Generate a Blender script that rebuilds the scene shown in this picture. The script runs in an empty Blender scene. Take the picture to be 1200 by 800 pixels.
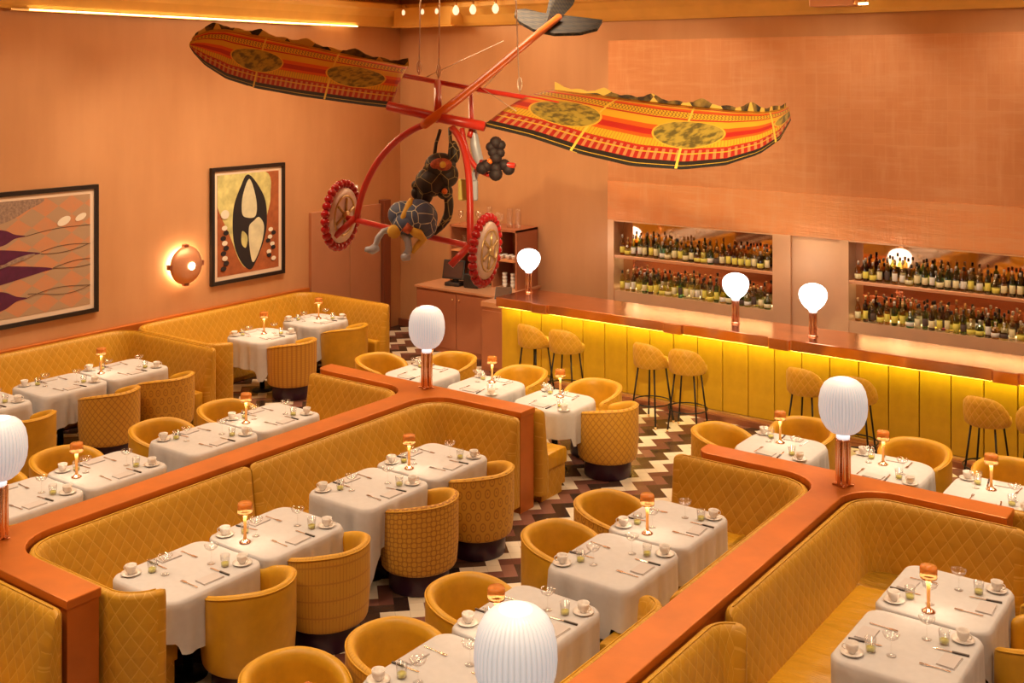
import bpy, math, random
from mathutils import Vector, Matrix
random.seed(7)
PI = math.pi
sc = bpy.context.scene
COL = sc.collection

# ------------------------------------------------------------------ materials
class NT:
    """small helper that builds a node tree"""
    def __init__(s, name):
        s.m = bpy.data.materials.new(name); s.m.use_nodes = True
        s.t = s.m.node_tree; s.n = s.t.nodes; s.l = s.t.links
        s.b = s.n['Principled BSDF']
    def node(s, typ, **kw):
        n = s.n.new(typ)
        for k, v in kw.items(): setattr(n, k, v)
        return n
    def put(s, sock, v):
        if isinstance(v, bpy.types.NodeSocket): s.l.new(v, sock)
        else: sock.default_value = v
    def f(s, op, a, b=0.0, c=0.0):
        n = s.node('ShaderNodeMath', operation=op)
        for i, v in enumerate((a, b, c)): s.put(n.inputs[i], v)
        return n.outputs[0]
    def uv(s):
        n = s.node('ShaderNodeUVMap'); n.uv_map = 'UVMap'
        x = s.node('ShaderNodeSeparateXYZ'); s.l.new(n.outputs[0], x.inputs[0])
        return x.outputs[0], x.outputs[1]
    def xyz(s, which='Object'):
        n = s.node('ShaderNodeTexCoord'); x = s.node('ShaderNodeSeparateXYZ')
        s.l.new(n.outputs[which], x.inputs[0]); return x.outputs
    def noise(s, scale, detail=3.0, vec=None, rough=.55):
        n = s.node('ShaderNodeTexNoise'); n.inputs['Scale'].default_value = scale
        n.inputs['Detail'].default_value = detail; n.inputs['Roughness'].default_value = rough
        if vec is None:
            tc = s.node('ShaderNodeTexCoord'); vec = tc.outputs['Object']
        s.l.new(vec, n.inputs['Vector']); return n.outputs[0]
    def mix(s, fac, a, b):
        n = s.node('ShaderNodeMix', data_type='RGBA')
        s.put(n.inputs[0], fac)
        for sk, v in ((n.inputs[6], a), (n.inputs[7], b)):
            s.put(sk, v if isinstance(v, bpy.types.NodeSocket) else (*v, 1))
        return n.outputs[2]
    def rng(s, v, a, b, c, d):
        n = s.node('ShaderNodeMapRange'); s.put(n.inputs[0], v)
        for i, q in enumerate((a, b, c, d)): n.inputs[i+1].default_value = q
        return n.outputs[0]
    def line(s, v, w):
        """1 on a line of relative width w about the integers of v"""
        fr = s.f('FRACT', v); d = s.f('ABSOLUTE', s.f('SUBTRACT', fr, .5))
        return s.f('GREATER_THAN', d, .5 - w)
    def col(s, c): s.put(s.b.inputs['Base Color'], c if isinstance(c, bpy.types.NodeSocket) else (*c, 1))
    def set(s, **kw):
        for k, v in kw.items():
            s.put(s.b.inputs[k.replace('_', ' ')], v)
        return s
    def bump(s, h, strength=.3, dist=.01):
        n = s.node('ShaderNodeBump'); n.inputs['Strength'].default_value = strength
        n.inputs['Distance'].default_value = dist
        s.l.new(h, n.inputs['Height']); s.l.new(n.outputs[0], s.b.inputs['Normal'])

def mat(name, c, rough=.5, metal=0.0, var=0.0, vscale=6.0, **kw):
    t = NT(name); t.set(Roughness=rough, Metallic=metal)
    if var:
        n = t.noise(vscale)
        t.col(t.mix(t.rng(n, .3, .7, 0, 1), tuple(max(0, x*(1-var)) for x in c), tuple(min(1, x*(1+var)) for x in c)))
    else: t.col(c)
    t.set(**kw); return t.m
def emit(name, c, s):
    t = NT(name); t.col(tuple(min(1, x) for x in c)); t.set(Emission_Color=(*c, 1), Emission_Strength=s, Roughness=.4); return t.m

GOLD = (.60, .315, .014)
def leather(name, c=GOLD, rough=.42):
    t = NT(name); n = t.noise(9.0, 4.0)
    t.col(t.mix(t.rng(n, .3, .7, 0, 1), tuple(x*.9 for x in c), tuple(min(1, x*1.08) for x in c)))
    t.set(Roughness=rough, Sheen_Weight=.04, Sheen_Roughness=.4)
    t.bump(t.noise(14.0, 3.0), .12, .02); return t.m
def quilt(name, c, line_c, a=.105, b=.14, w=.045, rough=.5):
    t = NT(name); u, v = t.uv()
    p = t.f('DIVIDE', u, a); q = t.f('DIVIDE', v, b)
    m = t.f('MAXIMUM', t.line(t.f('ADD', p, q), w), t.line(t.f('SUBTRACT', p, q), w))
    n = t.noise(5.0, 3.0)
    base = t.mix(t.rng(n, .3, .7, 0, 1), tuple(x*.92 for x in c), tuple(min(1, x*1.06) for x in c))
    t.col(t.mix(t.f('MULTIPLY', m, .38), base, line_c)); t.set(Roughness=rough, Sheen_Weight=.05)
    d1 = t.f('ABSOLUTE', t.f('SINE', t.f('MULTIPLY', t.f('ADD', p, q), PI)))
    d2 = t.f('ABSOLUTE', t.f('SINE', t.f('MULTIPLY', t.f('SUBTRACT', p, q), PI)))
    t.bump(t.f('MINIMUM', d1, d2), .22, .012); return t.m
def weave(name, c, c2, kind):
    """chair-back patterns woven into the cloth, in metres of the unrolled back"""
    t = NT(name); u, v = t.uv()
    if kind == 'lattice':           # rings joined in a diagonal lattice
        p = t.f('DIVIDE', u, .082); q = t.f('DIVIDE', v, .082)
        fu = t.f('SUBTRACT', t.f('FRACT', t.f('ADD', p, q)), .5); fv = t.f('SUBTRACT', t.f('FRACT', t.f('SUBTRACT', p, q)), .5)
        r = t.f('SQRT', t.f('ADD', t.f('MULTIPLY', fu, fu), t.f('MULTIPLY', fv, fv)))
        m = t.f('COMPARE', r, .44, .07)
    elif kind == 'blocks':          # rows of squares between ribs
        p = t.f('FRACT', t.f('DIVIDE', u, .13)); q = t.f('FRACT', t.f('DIVIDE', v, .13))
        sq = t.f('MULTIPLY', t.f('LESS_THAN', t.f('ABSOLUTE', t.f('SUBTRACT', p, .5)), .22), t.f('LESS_THAN', t.f('ABSOLUTE', t.f('SUBTRACT', q, .5)), .28))
        rib = t.f('MAXIMUM', t.line(t.f('DIVIDE', u, .026), .12), t.line(t.f('DIVIDE', v, .13), .05))
        m = t.f('SUBTRACT', t.f('MULTIPLY', rib, .7), t.f('MULTIPLY', sq, .5))
    elif kind == 'ovals':           # staggered upright ovals
        row = t.f('FLOOR', t.f('DIVIDE', v, .10)); sh = t.f('MULTIPLY', t.f('MODULO', row, 2.0), .5)
        fu = t.f('SUBTRACT', t.f('FRACT', t.f('ADD', t.f('DIVIDE', u, .085), sh)), .5); fv = t.f('SUBTRACT', t.f('FRACT', t.f('DIVIDE', v, .10)), .5)
        r = t.f('SQRT', t.f('ADD', t.f('MULTIPLY', fu, fu), t.f('MULTIPLY', t.f('MULTIPLY', fv, fv), .55)))
        m = t.f('ADD', t.f('COMPARE', r, .27, .05), t.f('LESS_THAN', r, .08))
    elif kind == 'stripes':
        m = t.f('MAXIMUM', t.line(t.f('DIVIDE', u, .062), .2), t.f('MULTIPLY', t.line(t.f('DIVIDE', v, .03), .2), .35))
    else:                           # small diamonds
        p = t.f('DIVIDE', u, .07); q = t.f('DIVIDE', v, .085)
        m = t.f('MAXIMUM', t.line(t.f('ADD', p, q), .09), t.line(t.f('SUBTRACT', p, q), .09))
    t.col(t.mix(t.f('MULTIPLY', m, .75), c, c2)); t.set(Roughness=.6, Sheen_Weight=.05)
    t.bump(m, .15, .006); return t.m

M = {}
M['leather'] = leather('mustard leather')
M['quilt'] = quilt('diamond stitched mustard velvet', (.54, .275, .012), (.80, .50, .10), w=.035)
M['quiltlight'] = quilt('fine diamond mustard fabric', (.64, .335, .016), (.86, .46, .07), .075, .10, .05)
def seat_leather(name, c, rough):
    t = NT(name); x, y, z = t.xyz('Object'); n = t.noise(5.0, 4.0)
    t.col(t.mix(t.rng(n, .3, .7, 0, 1), tuple(q*.92 for q in c), tuple(min(1, q*1.06) for q in c))); t.set(Roughness=rough)
    cv = t.node('ShaderNodeCombineXYZ'); t.put(cv.inputs[0], t.f('MULTIPLY', x, 2.2)); t.put(cv.inputs[1], t.f('MULTIPLY', y, 7.5))
    w_ = t.noise(1.0, 4.0, cv.outputs[0]); t.bump(w_, .5, .07); return t.m
M['seat'] = seat_leather('mustard seat leather', (.56, .29, .014), .34)
M['stoolcloth'] = quilt('stool diamond fabric', (.66, .36, .022), (.90, .52, .12), .085, .11, .05)
CB = (.62, .33, .03)
for k, c2 in (('lattice', (.30, .10, .012)), ('blocks', (.40, .155, .02)), ('ovals', (.36, .14, .016)), ('stripes', (.44, .17, .02)), ('diamonds', (.38, .15, .018))):
    M[k] = weave('woven ' + k, CB, c2, k)
M['plinth'] = mat('dark plum plinth', (.035, .008, .03), .35)
M['cloth'] = mat('white linen', (.57, .56, .575), .8, 0, .03, 20)
M['napkin'] = mat('pale linen napkin', (.55, .51, .51), .8)
def copper(name, c, rough, metal, hammered=0):
    t = NT(name); n = t.noise(3.0, 4.0); n2 = t.noise(13.0, 2.0)
    a = n
    t.col(t.mix(t.rng(a, .3, .7, 0, 1), tuple(x*.86 for x in c), tuple(min(1, x*1.1) for x in c)))
    t.set(Roughness=rough, Metallic=metal)
    if hammered: t.bump(a, hammered, .03)
    return t.m
M['rail'] = copper('burnished copper rail', (.57, .17, .026), .34, .4, 0)
M['bartop'] = copper('polished copper bar top', (.88, .48, .30), .2, 1.0, .03)
def leafwall(name='copper leaf wall', g=1.0, rough=.40, bmp=.08):
    k_ = lambda *c: tuple(min(1, q*g) for q in c[:3]) + tuple(c[3:])
    t = NT(name); x, y, z = t.xyz('Object')
    def streak(sx, sz, sc_, d=4.0):
        cv = t.node('ShaderNodeCombineXYZ'); t.put(cv.inputs[0], t.f('MULTIPLY', x, sx)); t.put(cv.inputs[1], t.f('MULTIPLY', z, sz)); return t.noise(sc_, d, cv.outputs[0], .65)
    h = streak(.9, 6.5, 1.3); v = streak(7.0, .8, 1.3); p = t.noise(.8, 4.0)
    br = t.node('ShaderNodeTexBrick'); br.inputs['Scale'].default_value = 1.0
    cv = t.node('ShaderNodeCombineXYZ'); t.l.new(x, cv.inputs[0]); t.l.new(z, cv.inputs[1]); t.l.new(cv.outputs[0], br.inputs['Vector'])
    br.inputs['Brick Width'].default_value = .155; br.inputs['Row Height'].default_value = .155; br.offset = 0
    br.inputs['Mortar Size'].default_value = .004; br.inputs['Mortar Smooth'].default_value = .8
    br.inputs['Color1'].default_value = k_(.74, .355, .165, 1); br.inputs['Color2'].default_value = k_(.77, .38, .18, 1); br.inputs['Mortar'].default_value = k_(.80, .42, .21, 1)
    c = t.mix(t.f('MULTIPLY', t.rng(p, .4, .65, 0, 1), .4), br.outputs[0], k_(.62, .25, .09))
    c = t.mix(t.f('MULTIPLY', t.rng(h, .5, .72, 0, 1), .45), c, k_(.82, .49, .28))
    c = t.mix(t.f('MULTIPLY', t.rng(v, .5, .72, 0, 1), .35), c, k_(.82, .49, .28))
    t.col(c); t.set(Roughness=rough, Metallic=.5); t.bump(t.f('ADD', h, v), bmp, .02); return t.m
M['leafwall'] = leafwall()
M['leafband_lit'] = leafwall('bright wrinkled copper leaf', 1.34, .26, .45)  # lighter copy of the leaf: the bar lamps' light is put into its colour
M['copperplate'] = mat('brushed copper plate', (.86, .56, .34), .38, .4, .07, 1.6)
M['coppershelf'] = mat('copper shelf edge', (.78, .42, .24), .35, .5)
def plaster():
    t = NT('satin copper plaster'); n = t.noise(.7, 4.0); x, y, z = t.xyz('Object')
    cv = t.node('ShaderNodeCombineXYZ'); t.put(cv.inputs[0], t.f('MULTIPLY', x, 3.0)); t.put(cv.inputs[1], t.f('MULTIPLY', y, 3.0)); t.put(cv.inputs[2], t.f('MULTIPLY', z, .5))
    n2 = t.noise(1.0, 3.0, cv.outputs[0])
    a = t.f('ADD', t.f('MULTIPLY', n, .5), t.f('MULTIPLY', n2, .5))
    t.col(t.mix(t.rng(a, .35, .65, 0, 1), (.58, .295, .135), (.66, .35, .17))); t.set(Roughness=.42, Metallic=.2); return t.m
M['plaster'] = plaster()
M['cove'] = mat('ochre ceiling plaster', (.90, .54, .13), .5, .0, .08, 2)
M['door'] = mat('brown copper door', (.56, .26, .14), .4, .25, .06, 1.5)
M['doordark'] = mat('dark copper jamb', (.26, .08, .04), .4, .3)
M['station'] = mat('brown lacquered cabinet', (.46, .17, .085), .38, .25, .06, 2)
M['stationin'] = mat('cabinet shelf inside', (.62, .27, .12), .5)
def barpanel():
    t = NT('mustard bar upholstery'); n = t.noise(7.0, 3.0)
    t.col(t.mix(t.rng(n, .3, .7, 0, 1), (.52, .29, .008), (.60, .34, .012))); t.set(Roughness=.45); return t.m
M['barpanel'] = barpanel()
M['brass'] = mat('brass strip', (.85, .55, .25), .3, .8)
M['step'] = mat('dark copper foot step', (.36, .14, .07), .35, .5)
M['black'] = mat('black metal', (.012, .010, .010), .4, .3)
M['blackplastic'] = mat('black plastic', (.02, .018, .02), .35)
M['screen'] = mat('dark screen glass', (.07, .035, .03), .12)
M['frame'] = mat('black picture frame', (.014, .008, .007), .35)
M['mount'] = mat('cream mount', (.80, .62, .48), .7)
M['globe'] = None
def globe(name, strength, tint):
    t = NT(name); u, v = t.uv()
    rib = t.f('ABSOLUTE', t.f('SINE', t.f('MULTIPLY', u, PI)))
    t.col(t.mix(t.f('POWER', rib, .6), (.54, .57, .59), (.76, .78, .80)))
    t.set(Roughness=.35, Emission_Color=(*tint, 1), Emission_Strength=t.rng(rib, 0, 1, strength*.74, strength)); return t.m
M['globe'] = globe('ribbed opal glass, lit', .36, (.84, .94, 1.0))
M['globetop'] = emit('lamp opening, lit', (.92, .95, 1.0), .80)
M['globebar'] = globe('bright opal bar globe', 5.0, (1.0, .95, .88))
M['tube'] = copper('copper lamp tube', (.88, .58, .44), .14, 1.0)
def amber(name, c, e):
    t = NT(name); t.col(c); t.set(Roughness=.2, Transmission_Weight=.04, IOR=1.3, Emission_Color=(1, .32, .05, 1), Emission_Strength=e); return t.m
M['amber'] = amber('amber glass cap', (.48, .18, .035), .02)
M['amberstem'] = amber('amber glass stem, lit', (.80, .42, .14), .22)
M['bulb'] = emit('table lamp diffuser, lit', (1.0, .80, .52), 46.0)
def glass(name, c, tr=1.0, rough=.02, ior=1.45):
    t = NT(name); t.col(c); t.set(Roughness=rough, Transmission_Weight=tr, IOR=ior); return t.m
def thinglass(name, c=(1, 1, 1), fac=.08):
    """thin blown glass: mostly clear, with a reflection that grows towards the edge"""
    t = NT(name); g = t.node('ShaderNodeBsdfGlossy'); g.inputs['Roughness'].default_value = .04
    tr = t.node('ShaderNodeBsdfTransparent'); tr.inputs[0].default_value = (*c, 1)
    lw = t.node('ShaderNodeLayerWeight'); lw.inputs[0].default_value = .35
    f = t.f('MINIMUM', t.f('ADD', t.f('MULTIPLY', t.f('POWER', lw.outputs['Facing'], 2.0), .6), fac), .6)
    mx = t.node('ShaderNodeMixShader'); t.l.new(f, mx.inputs[0]); t.l.new(tr.outputs[0], mx.inputs[1]); t.l.new(g.outputs[0], mx.inputs[2])
    t.l.new(mx.outputs[0], t.n['Material Output'].inputs[0]); return t.m
M['glass'] = thinglass('clear thin glass')
M['yellowdrink'] = mat('yellow drink', (.80, .74, .12), .15)
M['china'] = mat('white china', (.84, .80, .77), .18)
M['silver'] = mat('silver cutlery', (.75, .70, .66), .18, 1.0)
M['cutleryhandle'] = mat('dark resin cutlery handle', (.05, .035, .03), .35)
M['mirror'] = mat('smoked mirror', (.72, .50, .36), .04, 1.0)
BT = {'olive': (.42, .45, .08), 'green': (.10, .22, .05), 'clear': (.88, .86, .70), 'amber': (.62, .30, .05), 'dark': (.05, .03, .02), 'teal': (.15, .55, .42), 'straw': (.75, .64, .16), 'plum': (.16, .02, .05)}
for k, c in BT.items():
    M['b_'+k] = thinglass(k + ' bottle glass', tuple(x**.48 for x in c), .10)
M['l_cream'] = mat('cream paper label', (.88, .80, .48), .6)
M['l_yellow'] = mat('yellow paper label', (.85, .76, .14), .6)
M['l_white'] = mat('white paper label', (.85, .82, .75), .6)
M['l_dark'] = mat('dark paper label', (.10, .07, .06), .6)
M['cap_gold'] = mat('gold cap', (.75, .50, .22), .3, .7)
M['cap_dark'] = mat('dark cap', (.04, .03, .03), .4)
M['cap_silver'] = mat('pale cap', (.72, .66, .60), .3, .5)
M['led_yellow'] = emit('yellow LED strip', (1.0, .88, .12), 34.0)
M['led_warm'] = emit('warm LED strip', (1.0, .62, .22), 9.0)
M['led_shelf'] = emit('shelf LED strip', (1.0, .82, .42), 13.0)
M['led_low'] = emit('low shelf LED strip', (1.0, .84, .42), 2.5)
M['red'] = mat('red painted tube', (.60, .035, .02), .32)
M['orange'] = mat('orange red painted tube', (.85, .17, .02), .32)
M['redbead'] = mat('red glass bead', (.45, .012, .014), .16)
M['wheelface'] = mat('pale wheel plate', (.80, .62, .56), .35, .2)
M['wheelgold'] = mat('gold wheel centre', (.66, .45, .20), .3, .6)
M['wire'] = mat('pale steel wire', (.75, .58, .45), .4, .6)
M['white'] = mat('white enamel', (.82, .76, .70), .5)
M['sconceglass'] = None
def sconce_m():
    t = NT('copper mesh sconce bowl'); t.col((.74, .36, .20)); t.set(Roughness=.35, Metallic=.5); t.bump(t.noise(60, 2.0), .4, .01); return t.m
M['sconceglass'] = sconce_m()
M['sconcebulb'] = emit('sconce bulb', (1.0, .72, .45), 9.0)
M['sconceback'] = emit('sconce back light', (1.0, .72, .40), 60.0)
M['exit'] = emit('lit white sign face', (.9, .78, .62), .7)

def floor_mat():
    """herringbone of 2:1 tiles laid at 45 degrees, each zigzag row in its own colour"""
    t = NT('zigzag tile floor'); x, y, z = t.xyz('Object'); W = .1195; S2 = math.sqrt(.5)
    X = t.f('MULTIPLY', t.f('ADD', x, 6.68), .98); Y = t.f('SUBTRACT', y, 11.72)
    p = t.f('DIVIDE', t.f('MULTIPLY', t.f('ADD', X, Y), S2), W); q = t.f('DIVIDE', t.f('MULTIPLY', t.f('SUBTRACT', X, Y), S2), W)
    i = t.f('FLOOR', p); j = t.f('FLOOR', q)
    k = t.f('FLOORED_MODULO', t.f('SUBTRACT', i, j), 4.0)
    hor = t.f('LESS_THAN', k, 1.5)
    # start cell of the tile: horizontal (i-k, j); vertical top row = j + (k-2), its chain starts two columns back
    hi = t.f('SUBTRACT', i, k); vi = t.f('SUBTRACT', i, 2.0); vj = t.f('ADD', j, t.f('SUBTRACT', k, 2.0))
    ci = t.f('ADD', t.f('MULTIPLY', hor, hi), t.f('MULTIPLY', t.f('SUBTRACT', 1.0, hor), vi))
    cj = t.f('ADD', t.f('MULTIPLY', hor, j), t.f('MULTIPLY', t.f('SUBTRACT', 1.0, hor), vj))
    s = t.f('DIVIDE', t.f('ADD', ci, cj), 2.0)
    s = t.f('FLOOR', t.f('ADD', s, .25))
    g = t.f('FLOORED_MODULO', s, 3.0)
    white = t.f('LESS_THAN', g, .5); dark = t.f('GREATER_THAN', g, 1.5)
    wn = t.node('ShaderNodeTexWhiteNoise', noise_dimensions='3D'); cv = t.node('ShaderNodeCombineXYZ')
    t.put(cv.inputs[0], ci); t.put(cv.inputs[1], cj); t.put(cv.inputs[2], hor); t.l.new(cv.outputs[0], wn.inputs['Vector'])
    r = wn.outputs['Value']
    cm = t.mix(r, (.13, .048, .036), (.25, .115, .085)); cd = t.mix(r, (.022, .012, .012), (.10, .055, .035)); cw = t.mix(r, (.70, .60, .46), (.80, .72, .58))
    c = t.mix(dark, cm, cd); c = t.mix(white, c, cw)
    gx = t.line(p, .02); gy = t.line(q, .02)
    c = t.mix(t.f('MULTIPLY', t.f('MAXIMUM', gx, gy), .25), c, (.05, .03, .025))
    t.col(c); t.set(Roughness=.26); return t.m
M['floor'] = floor_mat()

# ------------------------------------------------------------------ mesh helpers
class MB:
    def __init__(s): s.v = []; s.f = []; s.mi = []; s.uvs = []; s.sm = []
    def add(s, vs, fs, mi=0, uv=None, smooth=False):
        o = len(s.v); s.v += [tuple(p) for p in vs]
        for k, f in enumerate(fs):
            s.f.append([o+i for i in f]); s.mi.append(mi); s.sm.append(smooth)
            s.uvs.append(uv[k] if uv else None)
        return s
    def box(s, x0, x1, y0, y1, z0, z1, mi=0, bev=0.0):
        if bev <= 0:
            vs = [(x, y, z) for z in (z0, z1) for y in (y0, y1) for x in (x0, x1)]
            return s.add(vs, [(0, 2, 3, 1), (4, 5, 7, 6), (0, 1, 5, 4), (2, 6, 7, 3), (0, 4, 6, 2), (1, 3, 7, 5)], mi)
        r = [(x0+bev, y0+bev), (x1-bev, y0+bev), (x1-bev, y1-bev), (x0+bev, y1-bev)]
        o = [(x0, y0), (x1, y0), (x1, y1), (x0, y1)]
        pts = []
        for k in range(4):
            cx, cy = r[k]
            for d in range(3):
                a = PI + k*PI/2 + d*PI/4
                pts.append((cx+bev*math.cos(a), cy+bev*math.sin(a)))
        def sh(p, d):
            out = []
            for k in range(4):
                cx, cy = r[k]
                for e in range(3):
                    q = pts[k*3+e]; out.append((cx+(q[0]-cx)*d, cy+(q[1]-cy)*d))
            return out
        bz = min(bev, (z1-z0)*.4); rings = [(sh(pts, .3 if bz == bev else .95), z0), (pts, z0+bz*.7), (pts, z1-bz*.7), (sh(pts, .7 if bz == bev else .97), z1-bz*.2), (sh(pts, .2 if bz == bev else .9), z1)]
        vs = [(p[0], p[1], z) for ring, z in rings for p in ring]; n = 12
        fs = [(i*n+k, i*n+(k+1) % n, (i+1)*n+(k+1) % n, (i+1)*n+k) for i in range(4) for k in range(n)]
        fs += [tuple(range(n-1, -1, -1)), tuple(range(4*n, 5*n))]
        return s.add(vs, fs, mi)
    def lathe(s, prof, n=24, c=(0, 0, 0), mi=0, closed=False, flute=0, famp=0.0, smooth=True, arc=None):
        vs, fs, uv = [], [], []
        m = len(prof)
        for i in range(n):
            a = 2*PI*i/n
            for (r, z) in prof:
                rr = r*(1+famp*(math.cos(flute*a)-1)) if flute else r
                vs.append((c[0]+rr*math.cos(a), c[1]+rr*math.sin(a), c[2]+z))
        for i in range(n):
            for j in range(m-1):
                f = (i*m+j, ((i+1) % n)*m+j, ((i+1) % n)*m+j+1, i*m+j+1)
                fs.append(f)
                ua, ub = (i/n)*max(1, flute), ((i+1)/n)*max(1, flute)
                uv.append([(ua, j/m), (ub, j/m), (ub, (j+1)/m), (ua, (j+1)/m)])
        if not closed:
            fs.append([i*m for i in range(n-1, -1, -1)]); uv.append([(0, 0)]*n)
            fs.append([i*m+m-1 for i in range(n)]); uv.append([(0, 0)]*n)
        return s.add(vs, fs, mi, uv, smooth)
    def tube(s, pts, r, n=8, mi=0, cap=True):
        pts = [Vector(p) for p in pts]; rs = r if isinstance(r, (list, tuple)) else [r]*len(pts)
        vs = []; ref = None
        for k, p in enumerate(pts):
            d = (pts[min(k+1, len(pts)-1)] - pts[max(k-1, 0)]).normalized()
            if ref is None: ref = d.orthogonal().normalized()
            a = (ref - d*ref.dot(d)).normalized(); ref = a; b = d.cross(a)
            for i in range(n):
                t = 2*PI*i/n; vs.append(p + (a*math.cos(t)+b*math.sin(t))*rs[k])
        fs = [(k*n+i, k*n+(i+1) % n, (k+1)*n+(i+1) % n, (k+1)*n+i) for k in range(len(pts)-1) for i in range(n)]
        if cap: fs += [tuple(range(n-1, -1, -1)), tuple(range((len(pts)-1)*n, len(pts)*n))]
        return s.add(vs, fs, mi, None, True)
    def ball(s, c, r, n=12, mi=0, sx=1, sy=1, sz=1):
        m = max(4, n//2); vs = []; fs = []
        for j in range(m+1):
            t = PI*j/m
            for i in range(n):
                a = 2*PI*i/n; vs.append((c[0]+r*sx*math.sin(t)*math.cos(a), c[1]+r*sy*math.sin(t)*math.sin(a), c[2]+r*sz*math.cos(t)))
        fs = [(j*n+i, (j+1)*n+i, (j+1)*n+(i+1) % n, j*n+(i+1) % n) for j in range(m) for i in range(n)]
        return s.add(vs, fs, mi, None, True)
    def prism(s, poly, z0, z1, mi=0):
        n = len(poly)
        vs = [(x, y, z0) for x, y in poly] + [(x, y, z1) for x, y in poly]
        fs = [tuple(range(n-1, -1, -1)), tuple(range(n, 2*n))] + [(i, (i+1) % n, n+(i+1) % n, n+i) for i in range(n)]
        return s.add(vs, fs, mi)
    def mesh(s, name, mats, fix=0):
        me = bpy.data.meshes.new(name); me.from_pydata(s.v, [], s.f); 
        for m in (mats if isinstance(mats, (list, tuple)) else [mats]): me.materials.append(m)
        for p, i, q in zip(me.polygons, s.mi, s.sm): p.material_index = i; p.use_smooth = q
        if any(u for u in s.uvs):
            L = me.uv_layers.new(name='UVMap').data
            for p, u in zip(me.polygons, s.uvs):
                if u:
                    for li, c in zip(p.loop_indices, u): L[li].uv = c
        me.update()
        if fix:
            import bmesh
            bm = bmesh.new(); bm.from_mesh(me); bmesh.ops.remove_doubles(bm, verts=bm.verts, dist=2e-5); bmesh.ops.recalc_face_normals(bm, faces=bm.faces); bm.to_mesh(me); bm.free()
            me.set_sharp_from_angle(angle=math.radians(fix))
        return me
def put(name, me, parent=None, loc=(0, 0, 0), rz=0.0, rot=None, scale=None):
    o = bpy.data.objects.new(name, me); COL.objects.link(o)
    o.location = loc; o.rotation_euler = rot if rot else (0, 0, rz)
    if scale: o.scale = scale
    if parent: o.parent = parent
    return o
def tag(o, label, cat, group=None, kind=None):
    if label: o['label'] = label
    if cat: o['category'] = cat
    if group: o['group'] = group
    if kind: o['kind'] = kind
    return o
def thing(name, label, cat, loc=(0, 0, 0), rz=0.0, group=None):
    o = bpy.data.objects.new(name, None); COL.objects.link(o); o.empty_display_size = .1
    o.location = loc; o.rotation_euler = (0, 0, rz); return tag(o, label, cat, group)
def struct(name, me, label=None, parent=None):
    o = put(name, me, parent)
    if not parent: o['kind'] = 'structure'
    if label: o['label'] = label
    return o
def boxmesh(name, m, *b, bev=0.0): return MB().box(*b, bev=bev).mesh(name, m)
ORD = ['first', 'second', 'third', 'fourth', 'fifth', 'sixth', 'seventh', 'eighth', 'ninth', 'tenth', 'eleventh', 'twelfth', 'thirteenth', 'fourteenth', 'fifteenth', 'sixteenth', 'seventeenth', 'eighteenth', 'nineteenth', 'twentieth',
       'twenty-first', 'twenty-second', 'twenty-third', 'twenty-fourth', 'twenty-fifth', 'twenty-sixth', 'twenty-seventh', 'twenty-eighth', 'twenty-ninth', 'thirtieth', 'thirty-first', 'thirty-second', 'thirty-third', 'thirty-fourth', 'thirty-fifth', 'thirty-sixth']

# ------------------------------------------------------------------ camera (a mezzanine view, level, with a shifted lens)
YAW = math.radians(36.1); F = 1315.0; HY = 89.5; EYE = 4.3
cd = bpy.data.cameras.new('camera'); cam = bpy.data.objects.new('camera', cd); COL.objects.link(cam)
cam.location = (0, 0, EYE); cam.rotation_euler = (PI/2, 0, YAW)
cd.sensor_width = 36; cd.lens = F/1200*36; cd.shift_y = -(400-HY)/1200; cd.clip_start = .1; cd.clip_end = 60
sc.camera = cam
FX, FY = -math.sin(YAW), math.cos(YAW); RX, RY = math.cos(YAW), math.sin(YAW)
def at(px, py, t):
    """a survey point of the photo, t metres deep, as a world point"""
    u = (px-600)/F*t
    return Vector((FX*t+RX*u, FY*t+RY*u, EYE-(py-HY)*t/F))
def pix(x, y, z):
    t = x*FX+y*FY; u = x*RX+y*RY
    return 600+F*u/max(t, .1), HY+F*(EYE-z)/max(t, .1), t

# ------------------------------------------------------------------ the room
XL, YB, CE = -13.03, 14.58, 5.75
struct('floor', boxmesh('floor', M['floor'], XL-.2, 4.2, -3.2, 16.0, -.1, 0))
struct('ceiling', boxmesh('ceiling', M['cove'], XL-.2, 4.2, -3.2, 16.0, CE, CE+.1))
struct('wall_left', boxmesh('wall_left', M['plaster'], XL-.2, XL, -3.2, 16.0, 0, CE))
struct('wall_right', boxmesh('wall_right', M['plaster'], 4.0, 4.2, -3.2, 16.0, 0, CE))
struct('wall_front', boxmesh('wall_front', M['plaster'], XL, 4.0, -3.2, -3.0, 0, CE))
# back wall: plaster, with the copper-leaf bar wall and its two bottle niches
NX = ((-8.72, -6.19), (-5.13, -2.2)); NZ0, NZ1 = 1.08, 2.12; YM = YB+.24
m = MB()
m.box(XL, -8.83, YB, 16.0, 0, CE); m.box(-8.83, 4.0, YB, 16.0, 4.84, CE)
struct('wall_back', m.mesh('wall_back', M['plaster']))
m = MB()
m.box(-8.83, 4.0, YB, YB+.1, 2.72, 4.84); m.box(-8.83, 4.0, YB-.015, YB+.1, NZ1+.02, 2.72, 1)
struct('wall_bar', m.mesh('wall_bar', [M['leafwall'], M['leafband_lit']]), 'copper leaf wall over the bottle niches')
m = MB()
for a, b in ((-8.83, NX[0][0]), (NX[0][1], -5.93), (-5.25, NX[1][0]), (NX[1][1], 4.0)): m.box(a, b, YB-.02, YB+.32, 0, NZ1+.02)
m.box(-5.93, -5.25, YB+.02, YB+.32, 0, NZ1+.02)
for a, b in NX: m.box(a, b, YB-.005, YB+.32, .0, NZ0); m.box(a, b, YB-.01, YB+.32, NZ1, NZ1+.02)
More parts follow.
